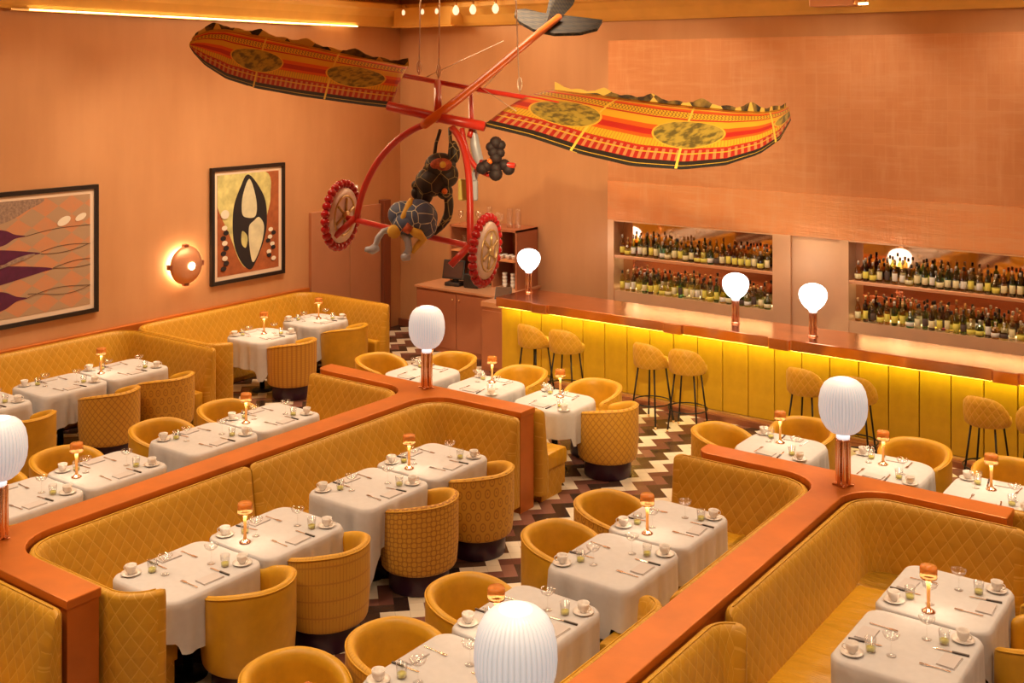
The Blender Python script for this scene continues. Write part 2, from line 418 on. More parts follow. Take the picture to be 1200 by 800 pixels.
struct('wall_bar_surround', m.mesh('wall_bar_surround', M['copperplate']), 'brushed copper piers and sills around the niches')
m = MB()
for a, b in NX: m.box(a, b, YM+.03, YM+.06, NZ0, NZ1)
struct('wall_niche_mirror', m.mesh('wall_niche_mirror', M['mirror']), 'smoked mirror at the back of the niches')
SHZ = 1.615
for k, (a, b) in enumerate(NX):
    s_ = thing('niche_shelf', ['copper shelf across the bottle niche beside the plaster wall', 'copper shelf across the bottle niche reaching the picture edge'][k], 'shelf', (0, 0, 0))
    put('board', boxmesh('board', M['coppershelf'], a, b, YB-.01, YM+.03, SHZ-.045, SHZ, bev=.006), s_)
    put('light_strip', boxmesh('light_strip', M['led_shelf'], a+.05, b-.05, YM-.0, YM+.018, SHZ-.06, SHZ-.047), s_)
    st = put('light_strip', boxmesh('light_strip', M['led_low'], a+.05, b-.05, YM+.0, YM+.02, NZ0+.004, NZ0+.016)); st.parent = s_
# cove moulding along the ceiling, with its light
m = MB()
def cove(m, horizontal):
    prof = [(0, 5.13), (.10, 5.13), (.13, 5.18), (.17, 5.30), (.26, 5.40), (.34, 5.43), (.34, 5.50), (.30, 5.52), (.05, 5.52), (0, 5.52)]
    if horizontal: P0 = [(XL, YB-d, z) for d, z in prof]; P1 = [(4.0, YB-d, z) for d, z in prof]
    else: P0 = [(XL+d, -3.0, z) for d, z in prof]; P1 = [(XL+d, YB-d, z) for d, z in prof]
    n = len(prof); m.add(P0+P1, [(i, i+1, n+i+1, n+i) for i in range(n-1)], 0)
cove(m, False); struct('trim_1', m.mesh('trim_1', M['cove']), 'ochre cove moulding over the picture wall')
m = MB(); cove(m, True); struct('trim_2', m.mesh('trim_2', M['cove']), 'ochre cove moulding over the bar wall')
ls = thing('cove_light', 'warm light strip under the cove above the pictures', 'light', (XL+.13, 9.6, 5.10))
me = boxmesh('strip', M['led_warm'], 0, .012, -.31, .31, 0, .018)
for k in range(9): put('strip', me, ls, (0, -1.65+k*.64, .012))
put('clip_rail', boxmesh('clip_rail', M['brass'], -.02, 0, -2.2, 3.0, 0, .03), ls)
gr = thing('ventilation_box', 'ochre ventilation box on the cove above the flying machine', 'vent', (-12.15, YB-.4, 5.12))
put('casing', boxmesh('casing', M['cove'], -.62, .62, -.06, .30, .02, .33, bev=.015), gr)
put('flange', boxmesh('flange', M['cove'], -.66, .66, -.075, .0, 0, .02), gr)
gr = thing('ventilation_box', 'short ochre ventilation box on the cove above the bar wall', 'vent', (-5.2, YB-.4, 5.19))
put('casing', boxmesh('casing', M['coppershelf'], -.3, .3, -.06, .30, .02, .27, bev=.015), gr)
put('end_lamp', boxmesh('end_lamp', M['led_warm'], .34, .46, -.03, .0, .02, .05), gr)
m = MB(); m.lathe([(.0, 0), (.03, .012), (.052, .05), (.055, .085), (.045, .12), (.022, .15), (.018, .16)], 14)
bulb_me = m.mesh('bulb', emit('cove bulb glass, lit', (1.0, .80, .52), 1.1))
m = MB(); m.lathe([(.02, .16), (.024, .165), (.024, .20), (.01, .21)], 12); sock_me = m.mesh('socket', M['brass'])
for k, px in enumerate((449, 486, 513, 546, 577, 617)):
    p = at(px, 3, 18.4)
    b_ = thing('cove_bulb', '%s clear round bulb from the ventilation box end along the cove ledge' % ORD[k], 'bulb', (p.x, YB-.42, 5.29+.01*k*0), 0, 'bulbs along the cove ledge')
    put('glass', bulb_me, b_); put('socket', sock_me, b_)
# wall rail, doors, plinth wall
struct('trim_3', boxmesh('trim_3', M['rail'], XL, XL+.075, -3.0, 12.38, .0, .985, bev=.012), 'copper rail along the picture wall')
dr = thing('door_1', 'pair of brown copper doors at the end of the picture wall', 'door', (XL, 0, 0)); dr['kind'] = 'structure'
put('leaf', boxmesh('leaf', M['door'], 0, .07, 12.42, 13.27, .02, 2.15, bev=.006), dr)
put('leaf', boxmesh('leaf', M['door'], 0, .07, 13.28, 14.02, .02, 2.15, bev=.006), dr)
put('jamb', boxmesh('jamb', M['doordark'], 0, .13, 14.03, 14.20, 0, 2.21, bev=.008), dr)
sg = thing('exit_sign', 'small white lit sign box high on the picture wall above the doors', 'sign', (XL+.07, 13.35, 2.42))
put('case', boxmesh('case', M['white'], -.07, 0, -.11, .11, -.09, .09, bev=.008), sg)
put('face', boxmesh('face', M['exit'], 0, .006, -.095, .095, -.075, .075), sg)
struct('baseboard_back', boxmesh('baseboard_back', M['doordark'], XL, -11.8, YB-.05, YB, 0, .12))

# ------------------------------------------------------------------ pictures and sconce
def blob(pts, n=6):
    """closed Catmull-Rom outline"""
    out = []; L = len(pts)
    for i in range(L):
        p0, p1, p2, p3 = (Vector(pts[(i+k-1) % L]) for k in range(4))
        for s in range(n):
            t = s/n
            out.append(tuple(.5*((2*p1)+(p2-p0)*t+(2*p0-5*p1+4*p2-p3)*t*t+(3*p1-p0-3*p2+p3)*t*t*t)))
    return out
def picture(name, label, y0, y1, z0, z1, shapes, ground, mats):
    o = thing(name, label, 'picture', (XL, (y0+y1)/2, (z0+z1)/2)); w, h = (y1-y0)/2, (z1-z0)/2
    m = MB(); fr = .055
    for a, b, c, d in ((-w, w, -h, -h+fr), (-w, w, h-fr, h), (-w, -w+fr, -h+fr, h-fr), (w-fr, w, -h+fr, h-fr)): m.box(.0, .055, a, b, c, d)
    put('frame', m.mesh('frame', M['frame']), o)
    m = MB(); m.box(.0, .03, -w+fr, w-fr, -h+fr, h-fr); put('mount', m.mesh('mount', M['mount']), o)
    m = MB(); mt = .06; m.box(.03, .034, -w+fr+mt, w-fr-mt, -h+fr+mt, h-fr-mt, 0)
    aw, ah = w-fr-mt, h-fr-mt
    for k, (mi, pts) in enumerate(shapes):
        x = .0342+.0006*k
        vs = [(x, max(-aw, min(aw, p[0]*aw)), max(-ah, min(ah, p[1]*ah))) for p in pts]
        m.add(vs, [tuple(range(len(vs)))], mi)
    put('artwork', m.mesh('artwork', [ground]+mats), o)
def argyle(name, c1, c2, a, b):
    t = NT(name); x, y, z = t.xyz('Object')
    p = t.f('ADD', t.f('DIVIDE', y, a), t.f('DIVIDE', z, b)); q = t.f('SUBTRACT', t.f('DIVIDE', y, a), t.f('DIVIDE', z, b))
    k = t.f('MODULO', t.f('ABSOLUTE', t.f('ADD', t.f('FLOOR', p), t.f('FLOOR', q))), 2.0)
    n = t.noise(8, 3); t.col(t.mix(t.f('MULTIPLY', k, t.rng(n, .2, .6, .5, 1)), c1, c2)); t.set(Roughness=.8); return t.m
purple = mat('aubergine cloth', (.09, .008, .045), .8, 0, .15, 10); grey = mat('grey striped cloth', (.30, .20, .15), .8, 0, .3, 30)
pale = mat('pale cloth patch', (.80, .72, .60), .8); ink = mat('dark thread', (.10, .06, .04), .8); inkblack = mat('black cloth', (.015, .01, .012), .8)
S = []
S.append((2, blob([(-.9, 1), (.30, 1), (.1, .8), (-.25, .62), (-1, .55)])))
for cy, ln, th in ((.39, .10, .17), (.06, .30, .16), (-.24, .46, .20), (-.68, .12, .20)):
    S.append((1, blob([(-1, cy+th*.7), (-.5, cy+th*1.0), (-.2, cy+th*.75), (ln-.15, cy+th*.2), (ln, cy-.02), (ln-.15, cy-th*.25), (-.2, cy-th*.8), (-.5, cy-th), (-1, cy-th*.8)])))
def wavy(c, amp, ph, x0=-.3, x1=1.0, w=.008, sl=.1):
    a = []; b = []
    for k in range(25):
        x = x0+(x1-x0)*k/24; y = c+sl*(x-x0)+amp*math.sin(ph+4.2*(x-x0)); a.append((x, y+w)); b.append((x, y-w))
    return a+b[::-1]
for c, am, ph, xs in ((.37, .03, 0, .1), (.04, .06, .4, .3), (.04, .06, 3.3, .3), (-.26, .06, .2, .46), (-.27, .06, 2.8, .46), (-.7, .06, .1, .12), (-.7, .09, 2.2, .12)): S.append((4, wavy(c, am, ph, xs, w=.005)))
for cx, cy, r in ((.62, .56, .085), (.86, .6, .07), (-.55, .52, .09)):
    S.append((3, [(cx+r*math.cos(a)*1.0+.04*math.sin(a), cy+r*1.0*math.sin(a)) for a in [2*PI*k/20 for k in range(20)]]))
S.append((2, blob([(-.3, -.14), (-.02, .02), (.22, .05), (.05, -.04)])))
picture('framed_picture', 'wide black framed picture of purple leaf shapes on orange diamonds', 6.45, 8.65, 1.235, 2.895, S,
        argyle('orange and taupe diamonds', (.42, .27, .165), (.56, .24, .115), .36, .24), [purple, grey, pale, ink])
rust = mat('rust cloth', (.36, .10, .03), .8, 0, .2, 9); lime = mat('pale green cloth', (.60, .55, .22), .8, 0, .25, 6); bone = mat('bone cloth', (.66, .62, .42), .8, 0, .12, 8)
S = [(2, blob([(-1, 1), (.55, 1), (.72, .5), (.6, .1), (.3, -.45), (0, -.9), (-.3, -.75), (-.62, -.2), (-1, .4)]))]
S.append((1, blob([(0, .97), (.5, .5), (.6, .0), (.5, -.4), (.2, -.85), (0, -.95), (-.3, -.72), (-.5, -.3), (-.5, .3), (-.28, .72)])))
S.append((3, blob([(.02, .88), (.24, .45), (.22, .12), (-.05, .1), (-.22, .2), (-.2, .55)])))
S.append((3, blob([(.34, .08), (.5, -.12), (.4, -.5), (.14, -.82), (.02, -.5), (.0, -.1), (.16, .02)])))
S.append((2, blob([(-.22, -.16), (-.05, -.28), (-.1, -.5), (-.24, -.4)])))
for k in range(9):
    cx = -.78+.05*math.sin(k*2.1); cy = -.05-.1*k
    S.append((1 if k % 3 else 4, [(cx+.09*math.cos(a), cy+.05*math.sin(a)) for a in [2*PI*q/10 for q in range(10)]]))
    cx = .72+.1*math.sin(k*1.7); cy = -.2-.075*k
    S.append((1 if k % 2 else 4, [(cx+.08*math.cos(a), cy+.045*math.sin(a)) for a in [2*PI*q/10 for q in range(10)]]))
S.append((4, [(-.78+.13*math.cos(a), .22+.09*math.sin(a)) for a in [2*PI*q/16 for q in range(16)]]))
picture('framed_picture', 'upright black framed picture of a tall dark and pale pointed oval', 10.48, 11.88, 1.28, 2.98, S, rust, [inkblack, lime, bone, pale])
so = thing('wall_sconce', 'round copper wall sconce glowing between the two pictures', 'lamp', (XL, 10.0, 1.66), 0)
so.rotation_euler = (0, 0, 0)
Rx = Matrix.Rotation(PI/2, 4, 'Y')
m = MB(); m.lathe([(.0, .0), (.09, .0), (.09, .035), (.0, .035)], 20); o = put('wall_plate', m.mesh('wall_plate', M['tube']), so); o.rotation_euler = (0, PI/2, 0)
m = MB(); m.lathe([(.06, .056), (.20, .056), (.20, .066), (.06, .066)], 28); o = put('back_light', m.mesh('back_light', M['sconceback']), so); o.rotation_euler = (0, PI/2, 0)
m = MB(); m.lathe([(.0, .10), (.20, .09), (.265, .085), (.27, .095), (.24, .14), (.17, .185), (.09, .205), (.0, .21)], 36); o = put('bowl', m.mesh('bowl', M['sconceglass']), so); o.rotation_euler = (0, PI/2, 0)
m = MB(); m.lathe([(.0, .208), (.05, .212), (.055, .225), (.03, .24), (.0, .245)], 16); o = put('bulb', m.mesh('bulb', M['sconcebulb']), so); o.rotation_euler = (0, PI/2, 0)
cl = boxmesh('clip', M['doordark'], .04, .12, -.035, .035, -.02, .02, bev=.006)
for a in range(4): put('clip', cl, so, (0, .27*math.sin(a*PI/2), .27*math.cos(a*PI/2)), rot=(-a*PI/2, 0, 0))

# ------------------------------------------------------------------ booth dividers
def fillet_poly(pts, radii, n=7):
    out = []; L = len(pts)
    for i in range(L):
        p = Vector(pts[i]); r = radii[i]
        if r <= 0: out.append(tuple(p)); continue
        a = Vector(pts[i-1]) - p; b = Vector(pts[(i+1) % L]) - p
        r = min(r, a.length*.49, b.length*.49); a.normalize(); b.normalize()
        c = p + a*r + b*r
        for k in range(n+1):
            t = k/n*PI/2; out.append(tuple(c - b*r*math.cos(t) - a*r*math.sin(t)))
    return out
def divider_poly(x0, x1, yl, yr, xl, xr, y0, y1, y2, y3, e):
    # an H lying on its side: trunk x0..x1, near cross y0..y1, far cross y2..y3
    pts = [(xl-e, y0-e), (xr+e, y0-e), (xr+e, y1+e), (x1+e, y1+e), (x1+e, y2-e), (xr+e, y2-e), (xr+e, y3+e), (xl-e, y3+e), (xl-e, y2-e), (x0-e, y2-e), (x0-e, y1+e), (xl-e, y1+e)]
    R = .34-e; rad = [.0, .0, .0, R, R, 0, 0, 0, R, R, 0, 0]
    return fillet_poly(pts, rad)
def divider(label, *a):
    o = thing('booth_divider', label, 'partition', (0, 0, 0))
    put('panel', MB().prism(divider_poly(*a, -.012), 0, .945).mesh('panel', M['rail']), o)
    me = MB().prism(divider_poly(*a, .0), .94, 1.0).mesh('cap_rail', M['rail']); cp = put('cap_rail', me, o)
    bv = cp.modifiers.new('edge', 'BEVEL'); bv.width = .008; bv.segments = 2; bv.limit_method = 'ANGLE'
    return o
divider('copper topped booth divider beside the picture wall side, two globe lamps on it', -7.84, -7.56, 0, 0, -9.28, -6.42, 4.05, 4.30, 8.95, 9.20)
divider('copper topped booth divider running to the bottom edge, bar side globe lamp', -3.36, -3.10, 0, 0, -4.52, -1.95, 4.05, 4.30, 8.95, 9.20)

# ------------------------------------------------------------------ banquettes
def bpath(pts, r=.33, start_curl=0.0, end_curl=0.0, n=8, step=.16, seg=None):
    """samples along a run of axis-aligned walls; the sitters are on its LEFT. returns [(p, normal, corner_or_None, radius)]"""
    P = [Vector(p) for p in pts]; out = []; seg = seg or [1.0]*len(pts)
    def left(d): return Vector((-d.y, d.x))
    def curl(p, d, R, sign):
        nL = left(d); c = p + nL*R; res = []
        for k in range(1, n+1):
            t = k/n*math.radians(72)
            res.append((c - nL*R*math.cos(t) + d*sign*R*math.sin(t), (nL*math.cos(t) - d*sign*math.sin(t)), None, R))
        return res
    d0 = (P[1]-P[0]).normalized(); dE = (P[-1]-P[-2]).normalized()
    if start_curl: out += curl(P[0], d0, start_curl, -1)[::-1]
    for i in range(len(P)-1):
        d = (P[i+1]-P[i]); L = d.length; d.normalize(); nL = left(d)
        s0 = r if i > 0 else 0; s1 = L - (r if i < len(P)-2 else 0)
        k = max(1, int((s1-s0)/step))
        for q in range(k+1): out.append((P[i]+d*(s0+(s1-s0)*q/k), nL.copy(), None, 0, seg[i]))
        if i < len(P)-2:
            d2 = (P[i+2]-P[i+1]).normalized(); n2 = left(d2); c = P[i+1]-d*r+d2*r
            for q in range(1, n):
                t = q/n*PI/2; nn = nL*math.cos(t)+n2*math.sin(t)
                out.append((c-nn*r, nn, (P[i+1], nL.copy(), n2.copy()), r, (seg[i], seg[i+1])))
    if end_curl: out += curl(P[-1], dE, end_curl, 1)
    return out
def off(sm, d):
    p, nn, c, r = sm[:4]; s_ = sm[4] if len(sm) > 4 else 1.0
    dd = lambda q: d if d <= .19 else .19+(d-.19)*q        # seats may be shallower on a return
    if c is not None and d > r*.96: return c[0]+c[1]*dd(s_[0])+c[2]*dd(s_[1])
    return p+nn*(d if c is not None else dd(s_))
def sweep(path, prof, mi=0, cap=True, close_ends=0.0):
    """prof: closed list of (distance from wall, z); UV in metres"""
    n = len(prof); vs = []; fs = []; uv = []; S = [0]
    for k in range(1, len(path)): S.append(S[-1] + (path[k][0]-path[k-1][0]).length)
    mid = sum(d for d, z in prof)/n
    ring_scales = [1.0]*len(path)
    for sm in path:
        for d, z in prof:
            q = off(sm, d); vs.append((q.x, q.y, z))
    for k in range(len(path)-1):
        for i in range(n):
            j = (i+1) % n
            fs.append((k*n+i, (k+1)*n+i, (k+1)*n+j, k*n+j))
            uv.append([(S[k], prof[i][1]), (S[k+1], prof[i][1]), (S[k+1], prof[j][1] if j else prof[i][1]), (S[k], prof[j][1] if j else prof[i][1])])
    m = MB()
    if cap:
        # rounded ends: shrunken extra rings
        for end in (0, len(path)-1):
            o = len(vs); p, nn = path[end][0], path[end][1]
            dirn = Vector((nn.y, -nn.x)) * (-1 if end == 0 else 1)
            th = max(d for d, z in prof)-min(d for d, z in prof); rr = min(close_ends, th*.5)
            prev = [end*n+i for i in range(n)]
            zt = max(z for d, z in prof)
            for t in ((.5, .87), (.87, .5), (1.0, .12)) if rr > 0 else ():
                cur = []
                for d, z in prof:
                    dd = mid+(d-mid)*(1-(1-t[1])*rr*2/max(th, .01)) if True else d
                    zz = z - (rr*.5*(1-t[1]) if z > zt-.12 else 0)
                    q = off(path[end], dd)+dirn*rr*t[0]; vs.append((q.x, q.y, zz)); cur.append(len(vs)-1)
                for i in range(n):
                    j = (i+1) % n; f = (prev[i], cur[i], cur[j], prev[j])
                    if end == 0: f = f[::-1]
                    fs.append(f); a = (prof[i][0], prof[i][1]); b = (prof[j][0], prof[j][1])
                    uv.append([a, a, b, b] if end else [b, b, a, a])
                prev = cur
            fs.append(tuple(prev) if end else tuple(prev[::-1])); u = [(prof[i][0], prof[i][1]) for i in range(n)]
            uv.append(u if end else u[::-1])
    m.add(vs, fs, mi, uv, True); return m
BH = .965
BACK = [(0.0, .10), (0.0, .5), (0.0, .93), (.010, .953), (.032, BH), (.058, BH-.008), (.078, .925), (.098, .86), (.135, .70), (.185, .47), (.20, .40), (.20, .10)]
def banquette(label, pts, start_curl=0.0, end_curl=0.0, r=.33, depth=.57, seat_pts=None, back=None, seg=None):
    o = thing('banquette', label, 'sofa', (0, 0, 0), 0, 'mustard booth banquettes')
    path = bpath(pts, r, start_curl, end_curl)
    bk = put('backrest', sweep(path, BACK, 0, True, .07).mesh('backrest', M['quilt'], 50), o)
    # piping along the top outer edge of the back
    tp = [off(s_, .046) for s_ in path]
    put('piping', MB().tube([(p.x, p.y, BH-.001) for p in tp], .005, 6).mesh('piping', M['leather']), bk)
    sp = bpath(pts, .05, seg=seg)
    D = depth
    SEAT = [(.19, .30), (.19, .445), (.21, .455), (D-.06, .46), (D-.02, .45), (D, .42), (D, .30)]
    put('seat_cushion', sweep(sp, SEAT, 0, True, .02).mesh('seat_cushion', M['seat'], 50), o)
    BASE = [(.12, .0), (.12, .298), (D-.02, .298), (D-.02, .08), (D-.08, .08), (D-.08, 0)]
    put('base', sweep(sp, BASE, 0, True, 0).mesh('base', M['quilt'], 35), o)
    return o
XA0, XA1, XB0, XB1 = -7.855, -7.545, -3.375, -3.085
banquette('corner banquette with rounded arm beside copper post, bottom of aisle row', [(XA1, 6.38), (XA1, 4.315), (-6.42, 4.315)], 0, .30)
banquette('corner banquette under the tall globe lamp, aisle row, far booth', [(-6.46, 8.935), (XA1, 8.935), (XA1, 6.53)])
banquette('corner banquette facing the camera left of the bar side divider, far booth', [(XB0, 6.53), (XB0, 8.935), (-4.62, 8.935)], depth=.66, seg=[1, .70, 1])
banquette('banquette with folded ear behind tables at the bottom of the bar side divider', [(-4.4, 4.315), (XB0, 4.315), (XB0, 6.19)], 0, .20, depth=.66)
banquette('corner banquette with long wrinkled seat in the bottom corner booth', [(-1.87, 8.935), (XB1, 8.935), (XB1, 6.53)])
banquette('banquette with folded ear at the bottom edge beside the corner booth', [(XB1, 6.19), (XB1, 4.315), (-1.9, 4.315)], .20, 0)
banquette('long banquette under the leaf picture and sconce along picture wall', [(-11.12, 9.02), (XL+.09, 9.02), (XL+.09, 4.6)], seg=[.35, 1, 1])
banquette('banquette below the upright picture, ending beside the copper doors', [(-11.2, 12.26), (XL+.09, 12.26), (XL+.09, 9.06), (-11.42, 9.06)], 0, .30, seg=[.3, 1, .8, 1])
banquette('banquette seen over the copper divider, far end of the divider row', [(XA0, 6.53), (XA0, 8.935), (-9.22, 8.935)])
banquette('banquette hidden behind the copper divider, near end of divider row', [(-9.1, 4.315), (XA0, 4.315), (XA0, 6.38)])
banquette('straight banquette backing onto the divider with the tall globe lamp', [(-9.26, 9.215), (-6.44, 9.215)])
banquette('straight banquette behind the bar side divider facing the bar', [(-4.48, 9.215), (-1.62, 9.215)])
banquette('banquette in the bottom corner in front of the copper post', [(-6.47, 4.035), (-9.0, 4.035)])

# ------------------------------------------------------------------ barrel chairs
def chair_meshes(outer):
    R, T, n = .335, .075, 34; A = math.radians(126)
    # section: list of (offset from outer face 0..1 of thickness, z fraction); z from .185 to the rim
    m = MB(); vs = []; fs = []; uv = []; mi = []
    sect = [(1.0, 0.0, 'i'), (.30, .0, 'o'), (.12, .012, 'o'), (.02, .045, 'o'), (0, .10, 'o'), (0, .35, 'o'), (0, .62, 'o'), (0, .86, 'o'), (.02, .94, 'o'), (.14, .985, 'o'), (.4, 1.0, 'r'), (.66, .985, 'i'), (.9, .94, 'i'), (1.0, .86, 'i'), (1.0, .5, 'i')]
    ns = len(sect); extra = 3; angs = []
    for k in range(n+1):
        angs.append((-A+2*A*k/n, 1.0))
    full = [(-A-.16, .05), (-A-.135, .5), (-A-.075, .85)] + angs + [(A+.075, .85), (A+.135, .5), (A+.16, .05)]
    for a, sc_ in full:
        aa = abs(a)/A
        top = .775 - .105*max(0, (aa-.30)/.70)**1.6
        for fr, zf, _ in sect:
            mid = .5; f2 = mid+(fr-mid)*sc_
            z0 = .185; z = z0+(top-z0)*zf
            if sc_ < 1: z = z - (.03*(1-sc_) if zf > .8 else 0)
            r = R - T*f2
            r *= 1.0 - .05*max(0, .3-zf)/.3
            vs.append((r*math.cos(a), r*math.sin(a), z))
    for k in range(len(full)-1):
        for i in range(ns):
            j = (i+1) % ns
            fs.append((k*ns+i, (k+1)*ns+i, (k+1)*ns+j, k*ns+j))
            u0, u1 = full[k][0]*R, full[k+1][0]*R; v0, v1 = sect[i][1]*.6, sect[j][1]*.6
            uv.append([(u0, v0), (u1, v0), (u1, v1), (u0, v1)]); mi.append(0 if (sect[i][2] == 'o' and sect[j][2] in 'or') or i == 0 else 1)
    fs.append(tuple(range(ns-1, -1, -1))); uv.append([(0, 0)]*ns); mi.append(1)
    o = (len(full)-1)*ns; fs.append(tuple(range(o, o+ns))); uv.append([(0, 0)]*ns); mi.append(1)
    for f, u, q in zip(fs, uv, mi): pass
    m.v = [tuple(p) for p in vs]; m.f = [list(f) for f in fs]; m.uvs = uv; m.mi = mi; m.sm = [True]*len(fs)
    shell = m.mesh('shell', [outer, M['leather']], 60)
    m = MB(); rim = []
    for k in range(n+1):
        a = -A+2*A*k/n; aa = abs(a)/A; top = .775 - .105*max(0, (aa-.30)/.70)**1.6
        rim.append(((R-T*.02)*math.cos(a), (R-T*.02)*math.sin(a), .185+(top-.185)*.965))
    piping = m.tube(rim, .006, 6).mesh('piping', M['leather'])
    return shell, piping
seat_me = MB().lathe([(.0, .20), (.24, .20), (.262, .23), (.262, .40), (.245, .44), (.20, .455), (.0, .46)], 30).mesh('seat_cushion', M['seat'])
front_me = MB().mesh('x', M['leather'])
plinth_me = MB().lathe([(.0, 0), (.25, 0), (.255, .01), (.255, .17), (.25, .184), (.0, .184)], 30).mesh('plinth', M['plinth'])
CH = {k: chair_meshes(m) for k, m in (('plain', M['leather']), ('lattice', M['lattice']), ('blocks', M['blocks']), ('ovals', M['ovals']), ('stripes', M['stripes']), ('diamonds', M['diamonds']), ('fine', M['quiltlight']))}
CDESC = {'plain': 'plain mustard leather', 'lattice': 'ring lattice patterned', 'blocks': 'block weave patterned', 'ovals': 'oval dot patterned', 'stripes': 'vertically striped', 'diamonds': 'small diamond patterned', 'fine': 'fine stitched mustard'}
def chair(x, y, rz, kind, where, sc_=1.0):
    """rz: direction the BACK faces"""
    o = thing('tub_chair', '%s tub chair, %s' % (CDESC[kind], where), 'chair', (x, y, 0), rz, 'tub chairs around the tables')
    sh, pp = CH[kind]
    s_ = put('shell', sh, o); put('piping', pp, s_); put('seat_cushion', seat_me, o); put('plinth', plinth_me, o)
    return o
for x, y, k, w in ((-6.20, 5.33, 'plain', 'closest to the copper post on the aisle'), (-6.20, 6.09, 'blocks', 'second up the aisle from the copper post'),
                   (-6.24, 7.22, 'lattice', 'third up the aisle from the copper post'), (-6.26, 8.05, 'ovals', 'fourth up the aisle from the copper post')):
    chair(x, y, 0.0, k, w)
for x, y, k, w in ((-4.95, 4.62, 'plain', 'just peeping in at the bottom edge of the aisle'), (-4.72, 5.27, 'blocks', 'bottom of the aisle, facing the globe lamp table'), (-4.75, 6.07, 'plain', 'second from the bottom, facing the bar side divider'),
                   (-4.78, 7.24, 'plain', 'third from the bottom, facing the bar side divider'), (-4.80, 8.02, 'ovals', 'farthest up the aisle, facing the bar side divider')):
    chair(x, y, PI, k, w)
for x, y, k, w in ((-9.52, 5.25, 'plain', 'beside the edge lamp, divider row'), (-9.52, 6.02, 'plain', 'second in the divider row from the edge lamp'), (-9.52, 7.08, 'plain', 'third in the divider row from the edge lamp'), (-9.52, 7.92, 'plain', 'fourth in the divider row from the edge lamp')):
    chair(x, y, PI, k, w)
for x, y, k, w in ((-11.10, 6.49, 'plain', 'picture wall row above the edge lamp'), (-11.20, 7.60, 'diamonds', 'picture wall row below the leaf picture'), (-11.20, 8.36, 'ovals', 'picture wall row below the sconce'),
                   (-11.30, 10.46, 'stripes', 'below the upright picture'), (-11.36, 11.52, 'plain', 'beside the copper doors')):
    chair(x, y, 0.0, k, w)
for x, y, r, k, w in ((-9.62, 10.42, PI, 'plain', 'behind the tall globe lamp at row end'), (-8.95, 10.95, PI/2, 'fine', 'beside the globe lamp facing away from the bar'), (-7.85, 10.92, PI/2, 'fine', 'between two stools, back row middle'),
                      (-6.82, 10.92, PI/2, 'fine', 'back row, hidden behind a bigger chair'), (-6.33, 10.44, -.25, 'diamonds', 'end of the back row by the bare floor')):
    chair(x, y, r, k, w)
for x, y, r, k, w in ((-4.88, 10.30, PI, 'fine', 'end of row behind the bar side divider tip'), (-4.32, 10.92, PI/2, 'plain', 'behind the wide globe lamp, facing the camera'), (-3.20, 10.90, PI/2, 'plain', 'back row between globe lamp and edge'), (-2.33, 10.85, PI/2, 'fine', 'back row, under the last bar stools')):
    chair(x, y, r, k, w)
for y, k, w in ((7.85, 'plain', 'cut by the edge, front of corner booth'), (8.58, 'plain', 'cut by the edge, back of corner booth')):
    chair(-1.52, y, 0.0, k, w)

